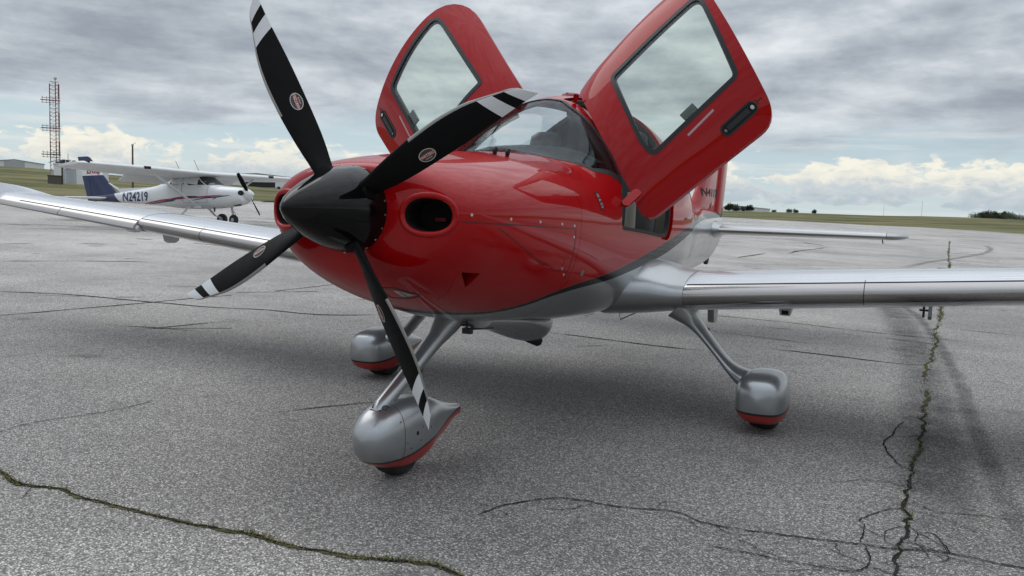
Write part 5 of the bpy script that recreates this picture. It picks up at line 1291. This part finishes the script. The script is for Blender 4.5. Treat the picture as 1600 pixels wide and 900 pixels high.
# wing with tapered outer panels, struts
for s in (-1, 1):
    rings = []
    for y, c, xl in ((0, 1.63, .78), (.5, 1.63, .78), (2.5, 1.63, .78), (4.9, 1.16, .66), (5.05, 1.08, .62), (5.1, .90, .50)):
        th = .12 if y < 5 else .09; z0 = VSC*2.03+.03+y*.012; r = []
        for u, sd in SEQ:
            yc, yt = naca(u, th, .02); r.append((xl-u*c, s*y, z0+(yc+sd*yt)*c-.115*u*c/1.63))
        rings.append(r)
    v, f = loft_geo(rings); wgc = ob('wing', v, f, plain_white, root, sharp=50)
    rings = [[(xl-u*.46*math.cos(R(28))-sd*naca(u, .12, 0)[1]*.3, s*y, VSC*2.03+y*.012-.075-u*.46*math.sin(R(28))+sd*naca(u, .12, 0)[1]*.46) for u, sd in SEQ] for y, xl in ((.56, -.52), (2.48, -.52))]
    v, f = loft_geo(rings); ob('flap', v, f, plain_white, wgc, sharp=50)
    b = MB(); b.tube([(.45, s*.52, .74*VSC), (.40, s*2.35, 1.97*VSC+.02)], [(.028, .06)]*2, 10); b.build('wing_strut', plain_white, root)
    b = MB(); b.box((.45, s*.53, .74*VSC), (.22, .10, .07)); b.build('strut_cuff', plain_white, root)
    b = MB(); b.box((.60, s*4.9, VSC*2.03+.125), (.14, .05, .05)); b.build('wingtip_light', black_hole, wgc)
    b = MB(); b.box((.76, s*2.9, VSC*2.03+.08), (.06, .22, .08)); b.build('landing_light', black_hole, wgc)
    b = MB(); b.tube([(0, s*.42, .76*VSC), (.0, s*.80, .40*VSC), (0, s*1.06, .26)], [(.02, .07), (.018, .05), (.018, .035)], 10); b.build('gear_leg', plain_white, root)
    rings = []
    for k in range(9):
        a = math.pi*k/8; rr_ = .20*(.70+.30*math.sin(a)**.5); rings.append(ellipse_ring((0, s*1.14-.075*math.cos(a), .20), rr_, rr_, (1, 0, 0), (0, 0, 1), 24))
    v, f = loft_geo(rings); wh = ob('main_wheel', v, f, rubber, root, sharp=60)
    b = MB(); b.tube([(0, s*1.14-.082, .20), (0, s*1.14+.082, .20)], .085, 16); b.build('hub', gray_roof, wh)
    rings = []
    for y, c, xl in ((.03, 1.0, -3.98), (.3, .98, -4.0), (1.42, .66, -4.18), (1.52, .58, -4.22), (1.55, .42, -4.30)): rings.append([(xl-u*c, s*y, VSC*1.20+sd*naca(u, .09, .0001)[1]*c) for u, sd in SEQ])
    v, f = loft_geo(rings); ob('tailplane', v, f, plain_white, root, sharp=50)
# nose wheel
b = MB(); b.tube([(1.40, 0, .80*VSC), (1.46, 0, .22)], .035, 10); b.tube([(1.42, .0, .5), (1.56, 0, .36), (1.47, 0, .24)], .014, 6); b.build('nose_strut', gray_roof, root)
rings = []
for k in range(9):
    a = math.pi*k/8; rr_ = .17*(.70+.30*math.sin(a)**.5); rings.append(ellipse_ring((1.47, -.06*math.cos(a), .17), rr_, rr_, (1, 0, 0), (0, 0, 1), 24))
v, f = loft_geo(rings); wh = ob('nose_wheel', v, f, rubber, root, sharp=60); b = MB(); b.tube([(1.47, -.07, .17), (1.47, .07, .17)], .06, 12); b.build('hub', gray_roof, wh)
# fin: navy with a white band carrying red letters; rudder
rows = [(1.22, -3.40, -5.06, 1), (1.40, -3.62, -5.10, 1), (2.20, -4.24, -5.27, 0), (2.22, -4.26, -5.28, 0), (2.60, -4.54, -5.36, 0), (2.62, -4.56, -5.36, 1), (2.98, -4.84, -5.44, 1), (3.04, -4.94, -5.45, 1)]
rings = [[(xl+u*(xt-xl), sd*naca(u, .085, .0001)[1]*(xl-xt), z*VSC) for u, sd in SEQ] for z, xl, xt, m in rows]; v, f = loft_geo(rings); n = len(SEQ)
fm_ = []
for i in range(len(rows)-1): fm_ += [1 if (rows[i][0] >= 2.20 and rows[i+1][0] <= 2.62) else 0]*n
finc = ob('fin', v, f, [navy, plain_white], root, fm=fm_+[0, 0], sharp=50); fsk = Skin(v, f)
for s in (-1, 1):
    tv, tf = text_geo('ERIFF', .34, bold=.010, shear=.25); ob('fin_lettering', lay(fsk, [(-4.66+(-s)*p[0]*.95, 2.41*VSC+p[1]*.95) for p in tv], (0, s*2, 0), (0, -s, 0), (1, 0, 0), (0, 0, 1), .006), tf, red_s, finc, fix=False, smooth=False)
    P = [(-4.80, 1.28), (-4.82, 1.28), (-4.98, 2.80), (-4.96, 2.80)]; ob('rudder_seam', lay(fsk, [(x, z*VSC) for x, z in P], (0, s*2, 0), (0, -s, 0), (1, 0, 0), (0, 0, 1), .003), [(0, 1, 2, 3)], black_hole, finc, fix=False, smooth=False)
b = MB(); b.add(*prism([(-1.7, 1.62*VSC), (-3.4, 1.40*VSC), (-4.15, 1.95*VSC), (-3.55, 1.60*VSC)], (1, 0, 0), (0, 0, 1), (0, 1, 0), -.022, .022)); b.build('dorsal_fin', plain_white, root, smooth=False)
b = MB(); b.add(*prism([(-4.6, 1.06*VSC), (-5.0, 1.10*VSC), (-4.85, .92*VSC)], (1, 0, 0), (0, 0, 1), (0, 1, 0), -.012, .012)); b.build('tie_down', navy, root, smooth=False)
# spinner, propeller, cowl openings, beacon antennas
zc = 1.22*VSC
v, f = loft_geo([ellipse_ring((2.03+x, 0, zc), r, r, (0, 1, 0), (0, 0, 1), 28) for x, r in ((0, .16), (.06, .158), (.14, .135), (.22, .09), (.28, .04), (.295, .005))]); ob('spinner', v, f, plain_white, root, sharp=50)
for k, an in enumerate((R(52), R(-128))):
    rad = Vector((0, -math.cos(an), math.sin(an))); tn = Vector((0, math.sin(an), math.cos(an))); rings = []
    for t, c, bt in ((.10, .07, 60), (.25, .12, 48), (.5, .15, 32), (.75, .13, 24), (.84, .10, 20), (.87, .05, 20)):
        cd = tn*math.cos(R(bt))+Vector((1, 0, 0))*math.sin(R(bt)); nd = Vector((1, 0, 0))*math.cos(R(bt))-tn*math.sin(R(bt)); rings.append([Vector((2.12, 0, zc))+rad*t+cd*(.5*c*math.cos(q))+nd*(.10*c*math.sin(q)) for q in np.linspace(0, 2*math.pi, 13)[:-1]])
    v, f = loft_geo(rings); ob('propeller_blade', v, f, [black_matte, white_paint], root, fm=[0]*(12*4)+[1]*12+[0, 1], sharp=60)
for s in (-1, 1):
    c = Vector((2.0, s*.27, 1.27*VSC)); q, n, _ = csk.near(c); u = Vector((0, 0, 1)); w_ = n.cross(u).normalized(); u = w_.cross(n)
    A = ellipse_ring(q+n*.006, .11, .085, w_, u, 20); B = ellipse_ring(q-n*.02, .11, .085, w_, u, 20); v, f = loft_geo([A, B]); ob('cowl_inlet', v, f, black_hole, root, smooth=False)
q, n, _ = csk.near((1.75, 0, .6)); b = MB(); b.loft([ellipse_ring((1.72, -.10, q.z-.02), .14, .10, (1, 0, 0), (0, 1, 0), 14), ellipse_ring((1.72, -.10, q.z+.06), .16, .12, (1, 0, 0), (0, 1, 0), 14)]); b.build('air_box', dark_steel, root)
b = MB(); b.tube([(.98, -.34, .70*VSC), (1.0, -.36, .54*VSC)], .03, 8); b.build('exhaust_pipe', dark_steel, root)
for x in (.1, -.7): b = MB(); b.tube([(x, 0, 2.16*VSC), (x-.22, 0, 2.16*VSC+.42)], .008, 5); b.build('whip_antenna', dark_steel, root)
b = MB(); b.tube([(-.2, 0, 2.16*VSC), (-.2, 0, 2.16*VSC+.06)], .05, 10); b.build('beacon', red_steel, root)
